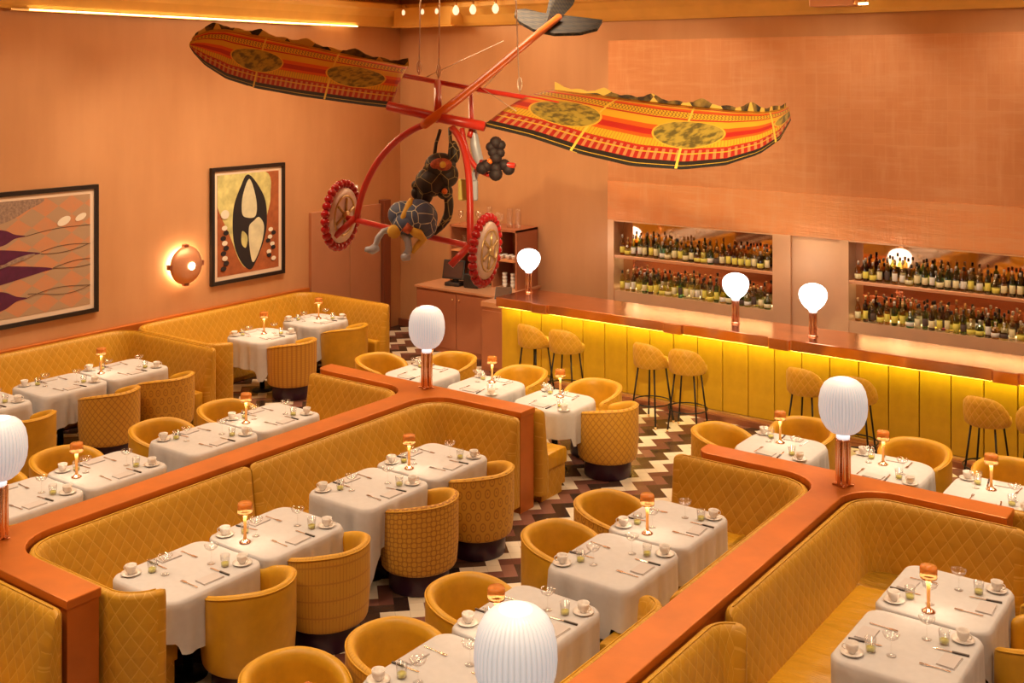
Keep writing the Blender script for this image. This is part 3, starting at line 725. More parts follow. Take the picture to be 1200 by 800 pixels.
# ------------------------------------------------------------------ tables and cloths
def cloth_mesh(hx, hy, seed, drops, round_=.10, nudge=(0, 0)):
    # drops: how far it hangs on the +x, -x, +y, -y side; two long sides that meet also hang a corner tip
    rnd = random.Random(seed); n = 128; per = []
    def rr(t):
        # rounded square perimeter point, t in 0..1
        pts = fillet_poly([(hx, -hy), (hx, hy), (-hx, hy), (-hx, -hy)], [round_]*4, 7); return pts
    base = rr(0); L = [0]
    for k in range(len(base)): L.append(L[-1]+(Vector(base[(k+1) % len(base)])-Vector(base[k])).length)
    ph = [rnd.uniform(0, 6.28) for _ in range(6)]
    for q in range(n):
        s = L[-1]*q/n; k = max(i for i in range(len(base)) if L[i] <= s+1e-9); t = (s-L[k])/max(1e-6, L[k+1]-L[k])
        per.append(Vector(base[k]).lerp(Vector(base[(k+1) % len(base)]), t))
    vs = []; fs = []; m = MB(); rings = []
    TOP = .756
    for f in (.0, .55, .86, .97, 1.0):
        rings.append([(p.x*f, p.y*f, TOP - (.0 if f < .99 else .006)) for p in per])
    for lv, fz in enumerate((.06, .2, .4, .6, .8, 1.0)):
        ring = []
        for q, p in enumerate(per):
            cx = min(abs(p.x)/hx, abs(p.y)/hy); corner = max(0.0, (min(abs(p.x)/hx, abs(p.y)/hy)-.60)/.33)**1.9
            wx = max(0, (abs(p.x)/hx-.8)/.2); wy = max(0, (abs(p.y)/hy-.8)/.2); dx = drops[0] if p.x > 0 else drops[1]; dy = drops[2] if p.y > 0 else drops[3]
            d = (dx*wx+dy*wy)/max(1e-6, wx+wy) if dy > .3 else dx+(dy-dx)*min(1, wy*2.5); free = min(dx, dy) > .3
            corner *= 1.0 if free else 0.0
            if p.x < -.6*hx: d = min(d, drops[1])
            d = d*(1+.70*corner) - (.016*math.sin(q*.26+ph[0]) if free else 0)
            fold = .012*math.sin(q*2*PI/n*9+ph[1])+.012*math.sin(q*2*PI/n*16+ph[2])+.007*math.sin(q*2*PI/n*27+ph[3])
            outw = .012+.05*corner*fz+fold*fz*(.7+.9*free)+.03*corner*fz*math.sin(q*2*PI/n*22+ph[4])
            nx = p.x/hx; ny = p.y/hy
            ex = (1 if nx > 0 else -1)*max(0, (abs(nx)-.80)/.2); ey = (1 if ny > 0 else -1)*max(0, (abs(ny)-.80)/.2)
            l = math.hypot(ex, ey) or 1; ex /= l; ey /= l
            sx, sy = nudge
            oy = outw*ey; ox = outw*ex
            if sy and ey*sy > 0: oy *= .15
            if sx and ex*sx > 0: ox *= .15
            ring.append((p.x+ox, p.y+oy, TOP-.006-d*fz))
        rings.append(ring)
    for ring in rings: vs += ring
    for k in range(1, len(rings)-1):
        for q in range(n): fs.append((k*n+q, (k+1)*n+q, (k+1)*n+(q+1) % n, k*n+(q+1) % n))
    fs.append(tuple(range(n, 2*n)))
    vs2 = vs[n:]; fs = [tuple(i-n for i in f) for f in fs]
    m.add(vs2, fs, 0, None, True); return m.mesh('tablecloth', M['cloth'])
ttop_me = {}
def table_parts(h):
    if h not in ttop_me:
        ttop_me[h] = (boxmesh('tabletop', M['station'], -h+.03, h-.03, -h+.03, h-.03, .71, .742, bev=.15),
                      MB().lathe([(.0, .03), (.035, .03), (.035, .71), (.0, .71)], 14).mesh('column', M['black']),
                      MB().lathe([(.0, 0), (.14, 0), (.14, .012), (.05, .03), (.0, .03)], 24).mesh('foot_plate', M['black']))
    return ttop_me[h]
# table ware, one mesh per part
TW = {}
TW['coupe'] = MB().lathe([(.0, .002), (.030, .002), (.031, .004), (.006, .009), (.0035, .02), (.0035, .085), (.006, .097), (.025, .104), (.044, .118), (.053, .140), (.051, .140), (.042, .120), (.024, .108), (.0, .104)], 20, closed=True).mesh('bowl', M['glass'])
TW['tumbler'] = MB().lathe([(.0, .001), (.026, .001), (.029, .004), (.035, .085), (.0335, .085), (.028, .008), (.0, .007)], 18, closed=True).mesh('body', M['glass'])
TW['drink'] = MB().lathe([(.0, .009), (.027, .009), (.0285, .028), (.0, .028)], 16).mesh('drink', M['yellowdrink'])
TW['cup'] = MB().lathe([(.0, .0), (.020, .0), (.022, .005), (.034, .02), (.039, .045), (.041, .062), (.0385, .062), (.036, .045), (.030, .018), (.0, .010)], 20, closed=True).mesh('body', M['china'])
TW['cuphandle'] = MB().tube([(.036+.022*math.sin(a), 0, .036+.018*math.cos(a)) for a in [PI*k/8 for k in range(9)]], .004, 6).mesh('handle', M['china'])
TW['saucer'] = MB().lathe([(.0, .0), (.034, .0), (.040, .004), (.070, .013), (.071, .015), (.042, .008), (.0, .006)], 24, closed=True).mesh('saucer', M['china'])
def flat(poly, z0, z1, m, name): return MB().prism(poly, z0, z1).mesh(name, m)
TW['napkin'] = MB().box(-.055, .055, -.085, .085, 0, .004).box(-.053, .05, -.083, .083, .0042, .009).mesh('napkin', M['napkin'])
TW['forkhead'] = MB().prism([(.03, -.004), (.045, -.011), (.055, -.011), (.055, .011), (.045, .011), (.03, .004)], .003, .006).prism([(.055, -.011), (.092, -.010), (.092, -.007), (.055, -.007)], .003, .006).prism([(.055, -.0045), (.092, -.0042), (.092, -.0014), (.055, -.0014)], .003, .006).prism([(.055, .0014), (.092, .0014), (.092, .0042), (.055, .0045)], .003, .006).prism([(.055, .007), (.092, .007), (.092, .010), (.055, .011)], .003, .006).mesh('tines', M['silver'])
TW['forkhandle'] = MB().prism([(-.09, -.007), (-.03, -.004), (.031, -.004), (.031, .004), (-.03, .004), (-.09, .007)], .001, .006).mesh('handle', M['silver'])
TW['knifehandle'] = MB().box(-.10, -.0, -.0075, .0075, .001, .011, bev=.003).mesh('handle', M['cutleryhandle'])
TW['knifeblade'] = MB().prism([(-.001, -.006), (.09, -.008), (.108, .0), (.10, .006), (-.001, .006)], .002, .005).mesh('blade', M['silver'])
TW['lampbase'] = MB().lathe([(.0, .0), (.044, .0), (.046, .006), (.03, .014), (.014, .03), (.0, .03)], 20).mesh('base', M['tube'])
TW['lampstem'] = MB().lathe([(.0, .028), (.013, .03), (.011, .07), (.012, .15), (.016, .222), (.0, .224)], 16).mesh('stem', M['amberstem'])
TW['lampcap'] = MB().lathe([(.052, .225), (.054, .224), (.056, .23), (.056, .292), (.05, .304), (.0, .308)], 24, closed=True).mesh('shade', M['amber'])
TW['lampglow'] = MB().lathe([(.026, .232), (.046, .232), (.046, .236), (.026, .236)], 20, closed=True).mesh('diffuser', M['bulb'])
TZ = .7565
def place(kind, u, v, rz, T, desc, group):
    """u,v in the table frame"""
    cx, cy, ang = T
    x = cx+u*math.cos(ang)-v*math.sin(ang); y = cy+u*math.sin(ang)+v*math.cos(ang)
    px, py, t = pix(x, y, TZ)
    if not (-20 < px < 1220 and py < 830): return None
    loc = (x, y, TZ)
    if kind == 'coupe':
        o = thing('coupe_glass', 'clear coupe glass, %s' % desc, 'glass', loc, rz, group); put('bowl', TW['coupe'], o)
    elif kind == 'tumbler':
        o = thing('tumbler', 'tumbler of yellow drink, %s' % desc, 'glass', loc, rz, group); put('body', TW['tumbler'], o); put('drink', TW['drink'], o)
    elif kind == 'saucer':
        o = put('saucer', TW['saucer'], None, loc); tag(o, 'white saucer, %s' % desc, 'saucer', group)
    elif kind == 'cup':
        o = thing('coffee_cup', 'white cup, %s' % desc, 'cup', (x, y, TZ+.007), rz, group); put('body', TW['cup'], o); put('handle', TW['cuphandle'], o)
    elif kind == 'napkin':
        o = put('napkin', TW['napkin'], None, loc, rz); tag(o, 'folded pale napkin, %s' % desc, 'napkin', group)
    elif kind == 'fork':
        o = thing('fork', 'silver fork, %s' % desc, 'fork', loc, rz, group); put('handle', TW['forkhandle'], o); put('tines', TW['forkhead'], o)
    elif kind == 'knife':
        o = thing('knife', 'dark handled knife, %s' % desc, 'knife', loc, rz, group); put('handle', TW['knifehandle'], o); put('blade', TW['knifeblade'], o)
    elif kind == 'lamp':
        o = thing('table_lamp', 'small lit amber table lamp, %s' % desc, 'lamp', loc, rz, group)
        for n_, k_ in (('base', 'lampbase'), ('stem', 'lampstem'), ('shade', 'lampcap'), ('diffuser', 'lampglow')): put(n_, TW[k_], o)
    return o
GR = {'coupe': 'coupe glasses on the tables', 'tumbler': 'tumblers on the tables', 'saucer': 'saucers on the tables', 'cup': 'cups on the tables', 'napkin': 'napkins on the tables', 'fork': 'forks on the tables', 'knife': 'knives on the tables', 'lamp': 'amber table lamps'}
rj = random.Random(3)
def setting(T, side, sidename, tname):
    """side +1: sitter at +u, -1: sitter at -u of the table frame"""
    s = side; j = lambda a=.012: rj.uniform(-a, a); base = 0 if s > 0 else PI
    d = '%s side of %s' % (sidename, tname)
    def P_(kind, u, v, rz): place(kind, s*u+j(), s*v+j(), T[2]+base+rz, T, d, GR[kind])
    cu, cv = .255+j(), .285+j()
    place('saucer', s*cu, s*cv, 0, T, d, GR['saucer']); place('cup', s*cu, s*cv, T[2]+base+rj.uniform(-.6, 1.2), T, d, GR['cup'])
    P_('tumbler', .175, .185, 0); P_('knife', .235, .095, PI+.1+j(.1)); P_('napkin', .265, -.025, j(.06)); P_('fork', .20, -.15, PI+j(.12)); P_('coupe', .06, .165, 0)
def table(cx, cy, ang, h, tname, seed, lamp=None, nudge=(0, 0), plus='chair', minus='banquette', drops=(.37, .283, .37, .37), hx=None, round_=.10):
    px, py, t = pix(cx, cy, .76)
    o = thing('dining_table', 'square table under the white cloth, %s' % tname, 'table', (cx, cy, 0), ang, 'square dining tables')
    a, b, c = table_parts(min(h, hx or h)); put('tabletop', a, o); put('column', b, o); put('foot_plate', c, o)
    cl = put('tablecloth', cloth_mesh(hx or h, h, seed, drops, round_, nudge=nudge), None, (cx, cy, 0), ang)
    tag(cl, 'white draped tablecloth, %s' % tname, 'tablecloth', 'white tablecloths')
    T = (cx, cy, ang)
    setting(T, 1, plus, tname); setting(T, -1, minus, tname)
    if lamp: place('lamp', lamp[0], lamp[1], 0, T, tname, GR['lamp'])
H = .405
def pair(x, y0, y1, rowname, n0, ang, lamp=True, h=H, near=.37, far=.37, hx=.36):
    """two tables end to end; the table frame's +u points at the chairs"""
    s = 1 if abs(ang) < .1 else -1
    lo = (.0, 1) if s > 0 else (0, -1)
    table(x, y0, ang, h, '%s table from front, %s' % (ORD[n0], rowname), int(abs(x*10)+n0), None, (0, s), hx=hx, drops=(.37, .283, .283, near) if s > 0 else (.37, .283, near, .283))
    table(x, y1, ang, h, '%s table from front, %s' % (ORD[n0+1], rowname), int(abs(x*10)+n0+50), (-.03*s, -s*.29) if lamp else None, (0, -s), hx=hx, drops=(.37, .283, far, .283) if s > 0 else (.37, .283, .283, far))
pair(-6.64, 5.15, 5.99, 'copper post aisle row', 0, 0, near=.283)
pair(-6.70, 7.10, 7.94, 'copper post aisle row', 2, 0, far=.283)
pair(-4.25, 5.15, 5.99, 'bar side aisle row', 0, PI, near=.283, hx=.34)
pair(-4.25, 7.10, 7.94, 'bar side aisle row', 2, PI, far=.283, hx=.34)
pair(-2.12, 7.08, 7.92, 'bottom corner booth', 0, 0, far=.283, hx=.36)
pair(-8.93, 5.20, 6.04, 'row behind first divider', 0, PI, near=.283)
pair(-8.93, 7.12, 7.96, 'row behind first divider', 2, PI, far=.283)
pair(-11.80, 5.58, 6.42, 'picture wall row', 0, 0, False)
pair(-11.82, 7.38, 8.22, 'picture wall row', 2, 0, far=.283)
table(-11.84, 10.42, 0, .38, 'lone table below the upright picture', 71, (-.02, .05), round_=.2)
table(-11.94, 11.52, 0, .38, 'lone table beside the copper doors', 72, (-.02, .08), round_=.2)
for k, (x, y) in enumerate(((-8.78, 10.22), (-7.82, 10.22), (-6.86, 10.2))):
    table(x, y, PI/2, .37, '%s table from doors, back row' % ORD[k], 80+k, (.14, .02), round_=.2)
for k, (x, y) in enumerate(((-4.25, 10.2), (-3.25, 10.18), (-2.3, 10.1))):
    table(x, y, PI/2, .37, '%s table, row behind wide globe lamp' % ORD[k], 90+k, (.10, .05), round_=.2)

# ------------------------------------------------------------------ globe lamps
prof = [(.0, .0), (.06, .0), (.10, .012), (.135, .04), (.168, .09), (.187, .15), (.193, .21), (.190, .28), (.176, .345), (.150, .395), (.115, .425), (.075, .437)]
globe_me = MB().lathe(prof, 180, flute=45, famp=.012, closed=True).mesh('globe', M['globe'])
gtop_me = MB().lathe([(.0, .433), (.076, .433), (.078, .437), (.072, .441), (.0, .439)], 40).mesh('top_opening', M['globetop'])
collar_me = MB().lathe([(.0, -.035), (.05, -.035), (.055, -.02), (.045, .004), (.0, .004)], 24).mesh('collar', M['globetop'])
tube_me = MB().lathe([(.0, .0), (.017, .0), (.019, .01), (.019, .35), (.017, .365), (.0, .365)], 12).mesh('tube', M['tube'])
foot_me = MB().box(-.085, .085, -.012, .012, 0, .014, bev=.004).mesh('foot', M['tube'])
base_me = MB().lathe([(.0, .0), (.05, .0), (.05, .02), (.04, .03), (.0, .03)], 20).mesh('base', M['tube'])
def divider_lamp(x, y, label):
    o = thing('globe_lamp', label, 'lamp', (x, y, 1.0), 0, 'ribbed globe lamps on the dividers')
    b = put('base', base_me, o)
    for a in (0, PI/2): put('foot', foot_me, o, (0, 0, .0), a+.4)
    for k in range(6): put('tube', tube_me, o, (.045*math.cos(k*PI/3), .045*math.sin(k*PI/3), .015))
    put('collar', collar_me, o, (0, 0, .415)); g = put('globe', globe_me, o, (0, 0, .42)); put('top_opening', gtop_me, g)
divider_lamp(-7.74, 9.08, 'ribbed white globe lamp where divider meets cross rail, below flying machine')
divider_lamp(-7.69, 4.32, 'ribbed white globe lamp cut by the edge on the first divider')
divider_lamp(-3.18, 8.90, 'ribbed white globe lamp on the bar side divider below bar stools')
divider_lamp(-3.02, 4.17, 'large ribbed white globe lamp at the bottom edge of the aisle')

# ------------------------------------------------------------------ the bar
BX0, BX1 = -9.62, 2.0; BYF, BYP = 12.80, 12.93; BZ = 1.15
bar = thing('bar_counter', 'long copper topped bar counter with glowing mustard upholstered front', 'bar', (0, 0, 0))
m = MB()
pl = (-8.85, -6.78, -5.35, -2.8, -.8)
edge = [(BX0, BYF)]
for p in pl:
    w = .14; edge += [(p-w, BYF), (p-w+.015, BYF-.045), (p+w-.015, BYF-.045), (p+w, BYF)]
edge += [(BX1, BYF), (BX1, 13.62), (BX0, 13.62)]
m.prism(edge, BZ-.13, BZ)
tp = put('countertop', m.mesh('countertop', M['bartop']), bar); bv = tp.modifiers.new('edge', 'BEVEL'); bv.width = .008; bv.segments = 2; bv.limit_method = 'ANGLE'
put('carcass', boxmesh('carcass', M['station'], BX0+.02, BX1, BYP+.05, 13.55, .0, BZ-.13), bar)
PW = .345; k = 0; x = BX0+.01
pan_me = boxmesh('front_panel', M['barpanel'], .004, PW-.004, 0, .06, .10, BZ-.14, bev=.012)
while x < BX1-.2:
    put('front_panel', pan_me, bar, (x, BYP-.005, 0)); x += PW; k += 1
put('light_strip', boxmesh('light_strip', M['led_yellow'], BX0+.03, BX1, BYF+.025, BYF+.05, BZ-.135, BZ-.1305), bar)
put('toe_strip', boxmesh('toe_strip', M['brass'], BX0, BX1, BYP-.05, BYP, .07, .10), bar)
put('foot_step', boxmesh('foot_step', M['step'], BX0, BX1, BYP-.10, BYP+.02, 0, .07), bar)
put('end_panel', boxmesh('end_panel', M['station'], BX0-.01, BX0+.018, BYP, 13.55, 0, BZ-.13), bar)
eb = thing('end_cabinet', 'low copper cabinet between the bar end and service station', 'cabinet', (-9.86, 13.35, 0))
put('carcass', boxmesh('carcass', M['station'], -.21, .21, -.3, .28, 0, .93), eb); put('top', boxmesh('top', M['coppershelf'], -.215, .215, -.31, .28, .93, 1.0), eb)
put('door', boxmesh('door', M['station'], -.19, .19, -.315, -.3, .06, .88, bev=.004), eb)
# bar globes
prof = [(.0, .0), (.05, .0), (.062, .015), (.098, .04), (.135, .085), (.16, .135), (.17, .185), (.165, .23), (.145, .27), (.105, .303), (.055, .322), (.0, .327)]
bg_me = MB().lathe(prof, 60, flute=20, famp=.012, closed=True).mesh('globe', M['globebar'])
bt_me = MB().lathe([(.0, .0), (.013, .0), (.015, .01), (.015, .27), (.012, .28), (.0, .28)], 12).mesh('tube', M['tube'])
bb_me = MB().lathe([(.0, .0), (.06, .0), (.06, .012), (.045, .022), (.0, .022)], 20).mesh('base', M['tube'])
bc_me = MB().lathe([(.0, .0), (.045, .0), (.05, .012), (.045, .03), (.0, .03)], 20).mesh('collar', M['globetop'])
for (x, y), lb in (((-9.44, 13.36), 'bright round globe lamp at the bar end beside the service station'), ((-6.14, 13.27), 'bright round globe lamp on bar in front of the bottles'), ((-5.07, 13.15), 'bright round globe lamp on bar before the plain copper pier')):
    o = thing('bar_lamp', lb, 'lamp', (x, y, BZ), 0, 'bright globe lamps on the bar')
    put('base', bb_me, o); put('collar', bc_me, o, (0, 0, .288)); put('globe', bg_me, o, (0, 0, .312))
    for k in range(5): put('tube', bt_me, o, (.036*math.cos(k*2*PI/5), .036*math.sin(k*2*PI/5), .012))
# stools
def stool_meshes():
    m = MB(); n = 28; A = math.radians(92); vs = []; fs = []; uv = []
    sect = [(1, 0), (.3, -.02), (0, .05), (0, .35), (0, .7), (.05, .93), (.4, 1.0), (.8, .95), (1, .8), (1, .4)]
    ns = len(sect); R = .235; T = .05
    full = [(-A-.12, .1), (-A-.08, .7)] + [(-A+2*A*k/n, 1.0) for k in range(n+1)] + [(A+.08, .7), (A+.12, .1)]
    for a, s_ in full:
        aa = min(1, abs(a)/A); top = 1.03-.22*aa**2.6
        for fr, zf in sect:
            f2 = .5+(fr-.5)*s_; z = .72+(top-.72)*(.5+(zf-.5)*(.6+.4*s_)); r = (R-T*f2)*(1-.10*max(0, .5-zf))
            vs.append((r*math.cos(a), r*math.sin(a), z))
    for k in range(len(full)-1):
        for i in range(ns):
            j = (i+1) % ns; fs.append((k*ns+i, (k+1)*ns+i, (k+1)*ns+j, k*ns+j))
            u0, u1 = full[k][0]*R, full[k+1][0]*R; v0, v1 = sect[i][1]*.3, sect[j][1]*.3
            uv.append([(u0, v0), (u1, v0), (u1, v1), (u0, v1)])
    fs.append(tuple(range(ns-1, -1, -1))); uv.append([(0, 0)]*ns); o = (len(full)-1)*ns; fs.append(tuple(range(o, o+ns))); uv.append([(0, 0)]*ns)
    m.add(vs, fs, 0, uv, True)
    return m.mesh('backrest', M['stoolcloth'], 60)
sb_me = stool_meshes()
ss_me = MB().lathe([(.0, .70), (.16, .70), (.215, .715), (.23, .745), (.225, .785), (.20, .80), (.0, .805)], 28, c=(-.025, 0, 0)).mesh('seat', M['leather'])
lg = [MB().tube([(.12*sx, .12*sy, .71), (.19*sx, .19*sy, .01)], .011, 8).mesh('leg', M['black']) for sx, sy in ((1, 1), (1, -1), (-1, 1), (-1, -1))]
tip_me = MB().lathe([(.0, 0), (.014, 0), (.014, .03), (.0, .03)], 10).mesh('foot_tip', M['brass'])
ring_me = MB().tube([(.235*math.cos(2*PI*k/28), .235*math.sin(2*PI*k/28), .27) for k in range(29)], .008, 6).mesh('foot_ring', M['black'])
for k, px in enumerate((627, 664, 764, 806, 946, 1003, 1157, 1220)):
    kk = (px-600)/F; dx, dy = FX+RX*kk, FY+RY*kk; t = 12.28/dy
    o = thing('bar_stool', 'mustard bar stool on black legs, %s from the service station end' % ORD[k], 'stool', (t*dx, 12.28, 0), -PI/2+.12*((k % 2)*2-1), 'bar stools along the bar')
    put('seat', ss_me, o); put('backrest', sb_me, o); put('foot_ring', ring_me, o)
    for i, (sx, sy) in enumerate(((1, 1), (1, -1), (-1, 1), (-1, -1))):
        l_ = put('leg', lg[i], o); put('foot_tip', tip_me, l_, (.19*sx, .19*sy, 0))

# ------------------------------------------------------------------ bottles in the niches
SHAPES = {
 'slim': [(.0, 0), (.030, 0), (.034, .005), (.034, .19), (.030, .215), (.013, .235), (.012, .285), (.0, .285)],
 'wine': [(.0, 0), (.034, 0), (.037, .006), (.037, .17), (.028, .205), (.014, .228), (.0135, .29), (.0, .29)],
 'round': [(.0, 0), (.038, 0), (.044, .01), (.045, .12), (.040, .16), (.015, .19), (.0135, .24), (.0, .24)],
 'squat': [(.0, 0), (.044, 0), (.050, .012), (.050, .10), (.040, .135), (.017, .15), (.016, .19), (.0, .19)],
 'tall': [(.0, 0), (.028, 0), (.031, .005), (.031, .20), (.020, .24), (.011, .26), (.011, .325), (.0, .325)]}
BM = {}
for k, pr in SHAPES.items():
    n = 4 if k == 'squat' else 14
    hh = pr[-1][1]; rb = pr[3][0]; zb = pr[3][1]
    for c in BT: BM[k, c] = MB().lathe(pr, 14).mesh('body', M['b_'+c])
    for c in ('cream', 'yellow', 'white', 'dark'): BM[k, 'l', c] = MB().lathe([(rb*.99, zb*.22), (rb+.0012, zb*.23), (rb+.0012, zb*.74), (rb*.99, zb*.75)], 14, closed=True).mesh('label', M['l_'+c])
    for c in ('gold', 'dark', 'silver'): BM[k, 'c', c] = MB().lathe([(.0, hh-.03), (.0155, hh-.03), (.0155, hh+.012), (.012, hh+.016), (.0, hh+.016)], 10).mesh('cap', M['cap_'+c])
rb_ = random.Random(11)
for ni, (a, b) in enumerate(NX):
    b2 = min(b, -2.55)
    for shelf, z in (('upper', SHZ+.001), ('lower', NZ0+.001)):
        for rank in ('front', 'rear'):
            y = YB+.055 if rank == 'front' else YB+.155
            n = int((b2-a-.12)/(.093 if rank == 'front' else .101))
            n = min(n, 28); dx = (b2-a-.12)/n
            for i in range(n):
                x = a+.06+dx*(i+.5)+(.03 if rank == 'rear' else 0)+rb_.uniform(-.008, .008)
                if rank == 'rear' and i == n-1: continue
                c = rb_.choices(['olive', 'green', 'clear', 'amber', 'dark', 'straw', 'teal', 'plum'], [4, 2.2, 7, 3, 1.5, 6, .3, .5] if not (ni == 1 and shelf == 'lower') else [2, 2, 5, 3, 2, 5, .2, 2])[0]
                if ni == 0 and shelf == 'upper' and rank == 'front' and i == 7: c = 'teal'
                if ni == 1 and shelf == 'upper' and rank == 'front' and i in (9, 10, 11): c = 'green'
                k = rb_.choice(['slim', 'wine', 'round', 'squat', 'tall', 'slim', 'wine'])
                if rank == 'front' and k == 'tall' and rb_.random() < .5: k = 'round'
                lc = rb_.choices(['cream', 'yellow', 'white', 'dark'], [4, 4, 2, 1])[0]; cc = rb_.choice(['gold', 'dark', 'silver'])
                o = thing('bottle', '%s glass bottle, %s in %s rank, %s shelf, %s' % (c, ORD[i], rank, shelf, ['niche by plaster wall', 'niche past copper pier'][ni]), 'bottle', (x, y, z), rb_.uniform(0, 6), 'bottles in the bar niches')
                put('body', BM[k, c], o); put('label', BM[k, 'l', lc], o); put('cap', BM[k, 'c', cc], o)

# ------------------------------------------------------------------ service station
SX0, SX1, SY0 = -11.72, -10.08, 13.50
st = thing('service_station', 'brown lacquered waiter station with open shelf top by the bar end', 'cabinet', (0, 0, 0))
put('carcass', boxmesh('carcass', M['station'], SX0, SX1, SY0, YB-.01, 0, .97, bev=.006), st)
put('worktop', boxmesh('worktop', M['coppershelf'], SX0-.02, SX1+.02, SY0-.03, YB-.01, .97, 1.0), st)
for a, b in ((SX0+.02, (SX0+SX1)/2-.006), ((SX0+SX1)/2+.006, SX1-.02)):
    d_ = put('door', boxmesh('door', M['station'], a, b, SY0-.016, SY0, .08, .93, bev=.005), st)
    kx = b-.06 if b < -10.8 else a+.06
    put('knob', MB().ball((kx, SY0-.03, .85), .014, 10).mesh('knob', M['brass']), d_)
HX0, HX1, HY0 = -11.45, -10.12, 14.0
m = MB()
m.box(HX0, HX0+.03, HY0, YB-.01, 1.0, 1.92); m.box(HX1-.03, HX1, HY0, YB-.01, 1.0, 1.92); m.box(HX0, HX1, HY0, YB-.01, 1.89, 1.925); m.box(-10.62, -10.59, HY0+.01, YB-.01, 1.0, 1.89)
put('hutch', m.mesh('hutch', M['station']), st)
put('hutch_back', boxmesh('hutch_back', M['stationin'], HX0+.03, HX1-.03, YB-.04, YB-.015, 1.0, 1.89), st)
put('shelf', boxmesh('shelf', M['stationin'], HX0+.03, -10.62, HY0+.01, YB-.04, 1.50, 1.525), st)
put('shelf', boxmesh('shelf', M['stationin'], -10.59, HX1-.03, HY0+.01, YB-.04, 1.42, 1.445), st)
gl = MB().lathe([(.0, .002), (.034, .002), (.035, .005), (.005, .01), (.004, .09), (.03, .11), (.045, .15), (.042, .215), (.040, .215), (.042, .152), (.028, .115), (.0, .1)], 16, closed=True).mesh('bowl', M['glass'])
cv = MB().lathe([(.0, .002), (.045, .002), (.05, .02), (.05, .20), (.04, .25), (.045, .30), (.043, .30), (.037, .25), (.046, .2), (.046, .012), (.0, .01)], 16, closed=True).mesh('body', M['glass'])
for k in range(9):
    x = HX0+.10+k*.135
    if k in (1, 4, 7, 8): o = put('carafe', cv, None, (x, HY0+.18+.03*(k % 3), 1.926)); tag(o, 'clear tall carafe on the station top, %s glass from doors end' % ORD[k], 'carafe', 'glassware on the station')
    else: o = put('wine_glass', gl, None, (x, HY0+.16+.05*(k % 3), 1.926)); tag(o, 'clear stemmed wine glass on station top, %s glass from doors end' % ORD[k], 'glass', 'glassware on the station')
for k in range(5): o = put('wine_glass', gl, None, (HX0+.14+k*.13, HY0+.2, 1.526)); tag(o, 'stemmed glass inside the station shelf, %s from doors end' % ORD[k], 'glass', 'glasses inside the station')
for s_ in range(2):
    for k in range(4): o = put('coffee_cup', TW['cup'], None, (-10.45+s_*.16, HY0+.14, 1.0+.055*k+.001)); tag(o, 'white cup stacked in the station, %s up, %s stack' % (ORD[k], ('inner', 'outer')[s_]), 'cup', 'stacked cups in the station')
for k in range(5): o = put('coffee_cup', TW['cup'], None, (-10.50+(k % 3)*.12, HY0+.12+.1*(k//3), 1.446)); tag(o, 'white cup on the station narrow shelf, %s of five' % ORD[k], 'cup', 'cups on the station shelf')
o = thing('till_terminal', 'black till screen on stand at the doors end of station', 'monitor', (-11.18, 13.78, 1.001), .2)
put('screen_case', MB().box(-.19, .19, -.02, .02, -.15, .15, bev=.01).mesh('screen_case', M['blackplastic']), o, (0, 0, .25), rot=(-.25, 0, 0))
put('screen', MB().box(-.165, .165, -.0245, -.0205, -.125, .125).mesh('screen', M['screen']), o, (0, 0, .25), rot=(-.25, 0, 0))
put('stand', MB().box(-.13, .13, -.09, .12, 0, .06, bev=.015).box(-.04, .04, .03, .08, .05, .22).mesh('stand', M['blackplastic']), o)
o = thing('receipt_printer', 'black boxy receipt printer beside the till screen', 'printer', (-10.83, 13.85, 1.001), .1)
put('body', MB().box(-.13, .13, -.12, .14, 0, .22, bev=.02).mesh('body', M['blackplastic']), o); put('lid', MB().box(-.12, .12, -.02, .13, .22, .26, bev=.01).mesh('lid', M['black']), o)
o = thing('coffee_machine', 'tall black coffee machine behind the receipt printer', 'machine', (-10.83, 14.22, 1.001))
put('body', MB().box(-.17, .17, -.1, .2, 0, .42, bev=.02).mesh('body', M['blackplastic']), o); put('spout', MB().box(-.05, .05, -.2, -.1, .24, .30, bev=.01).mesh('spout', M['black']), o)
o = thing('card_tablet', 'black tablet propped on a wedge at the bar end', 'tablet', (-9.95, 13.42, 1.001), .5)
put('wedge', MB().add([(-.12, -.09, 0), (.12, -.09, 0), (.12, .10, 0), (-.12, .10, 0), (-.12, .08, .15), (.12, .08, .15)], [(0, 3, 2, 1), (0, 1, 5, 4), (2, 3, 4, 5), (0, 4, 3), (1, 2, 5)]).mesh('wedge', M['blackplastic']), o)
put('screen', MB().box(-.11, .11, -.10, .10, .002, .008).mesh('screen', M['screen']), o, (0, -.005, .078), rot=(.72, 0, 0))

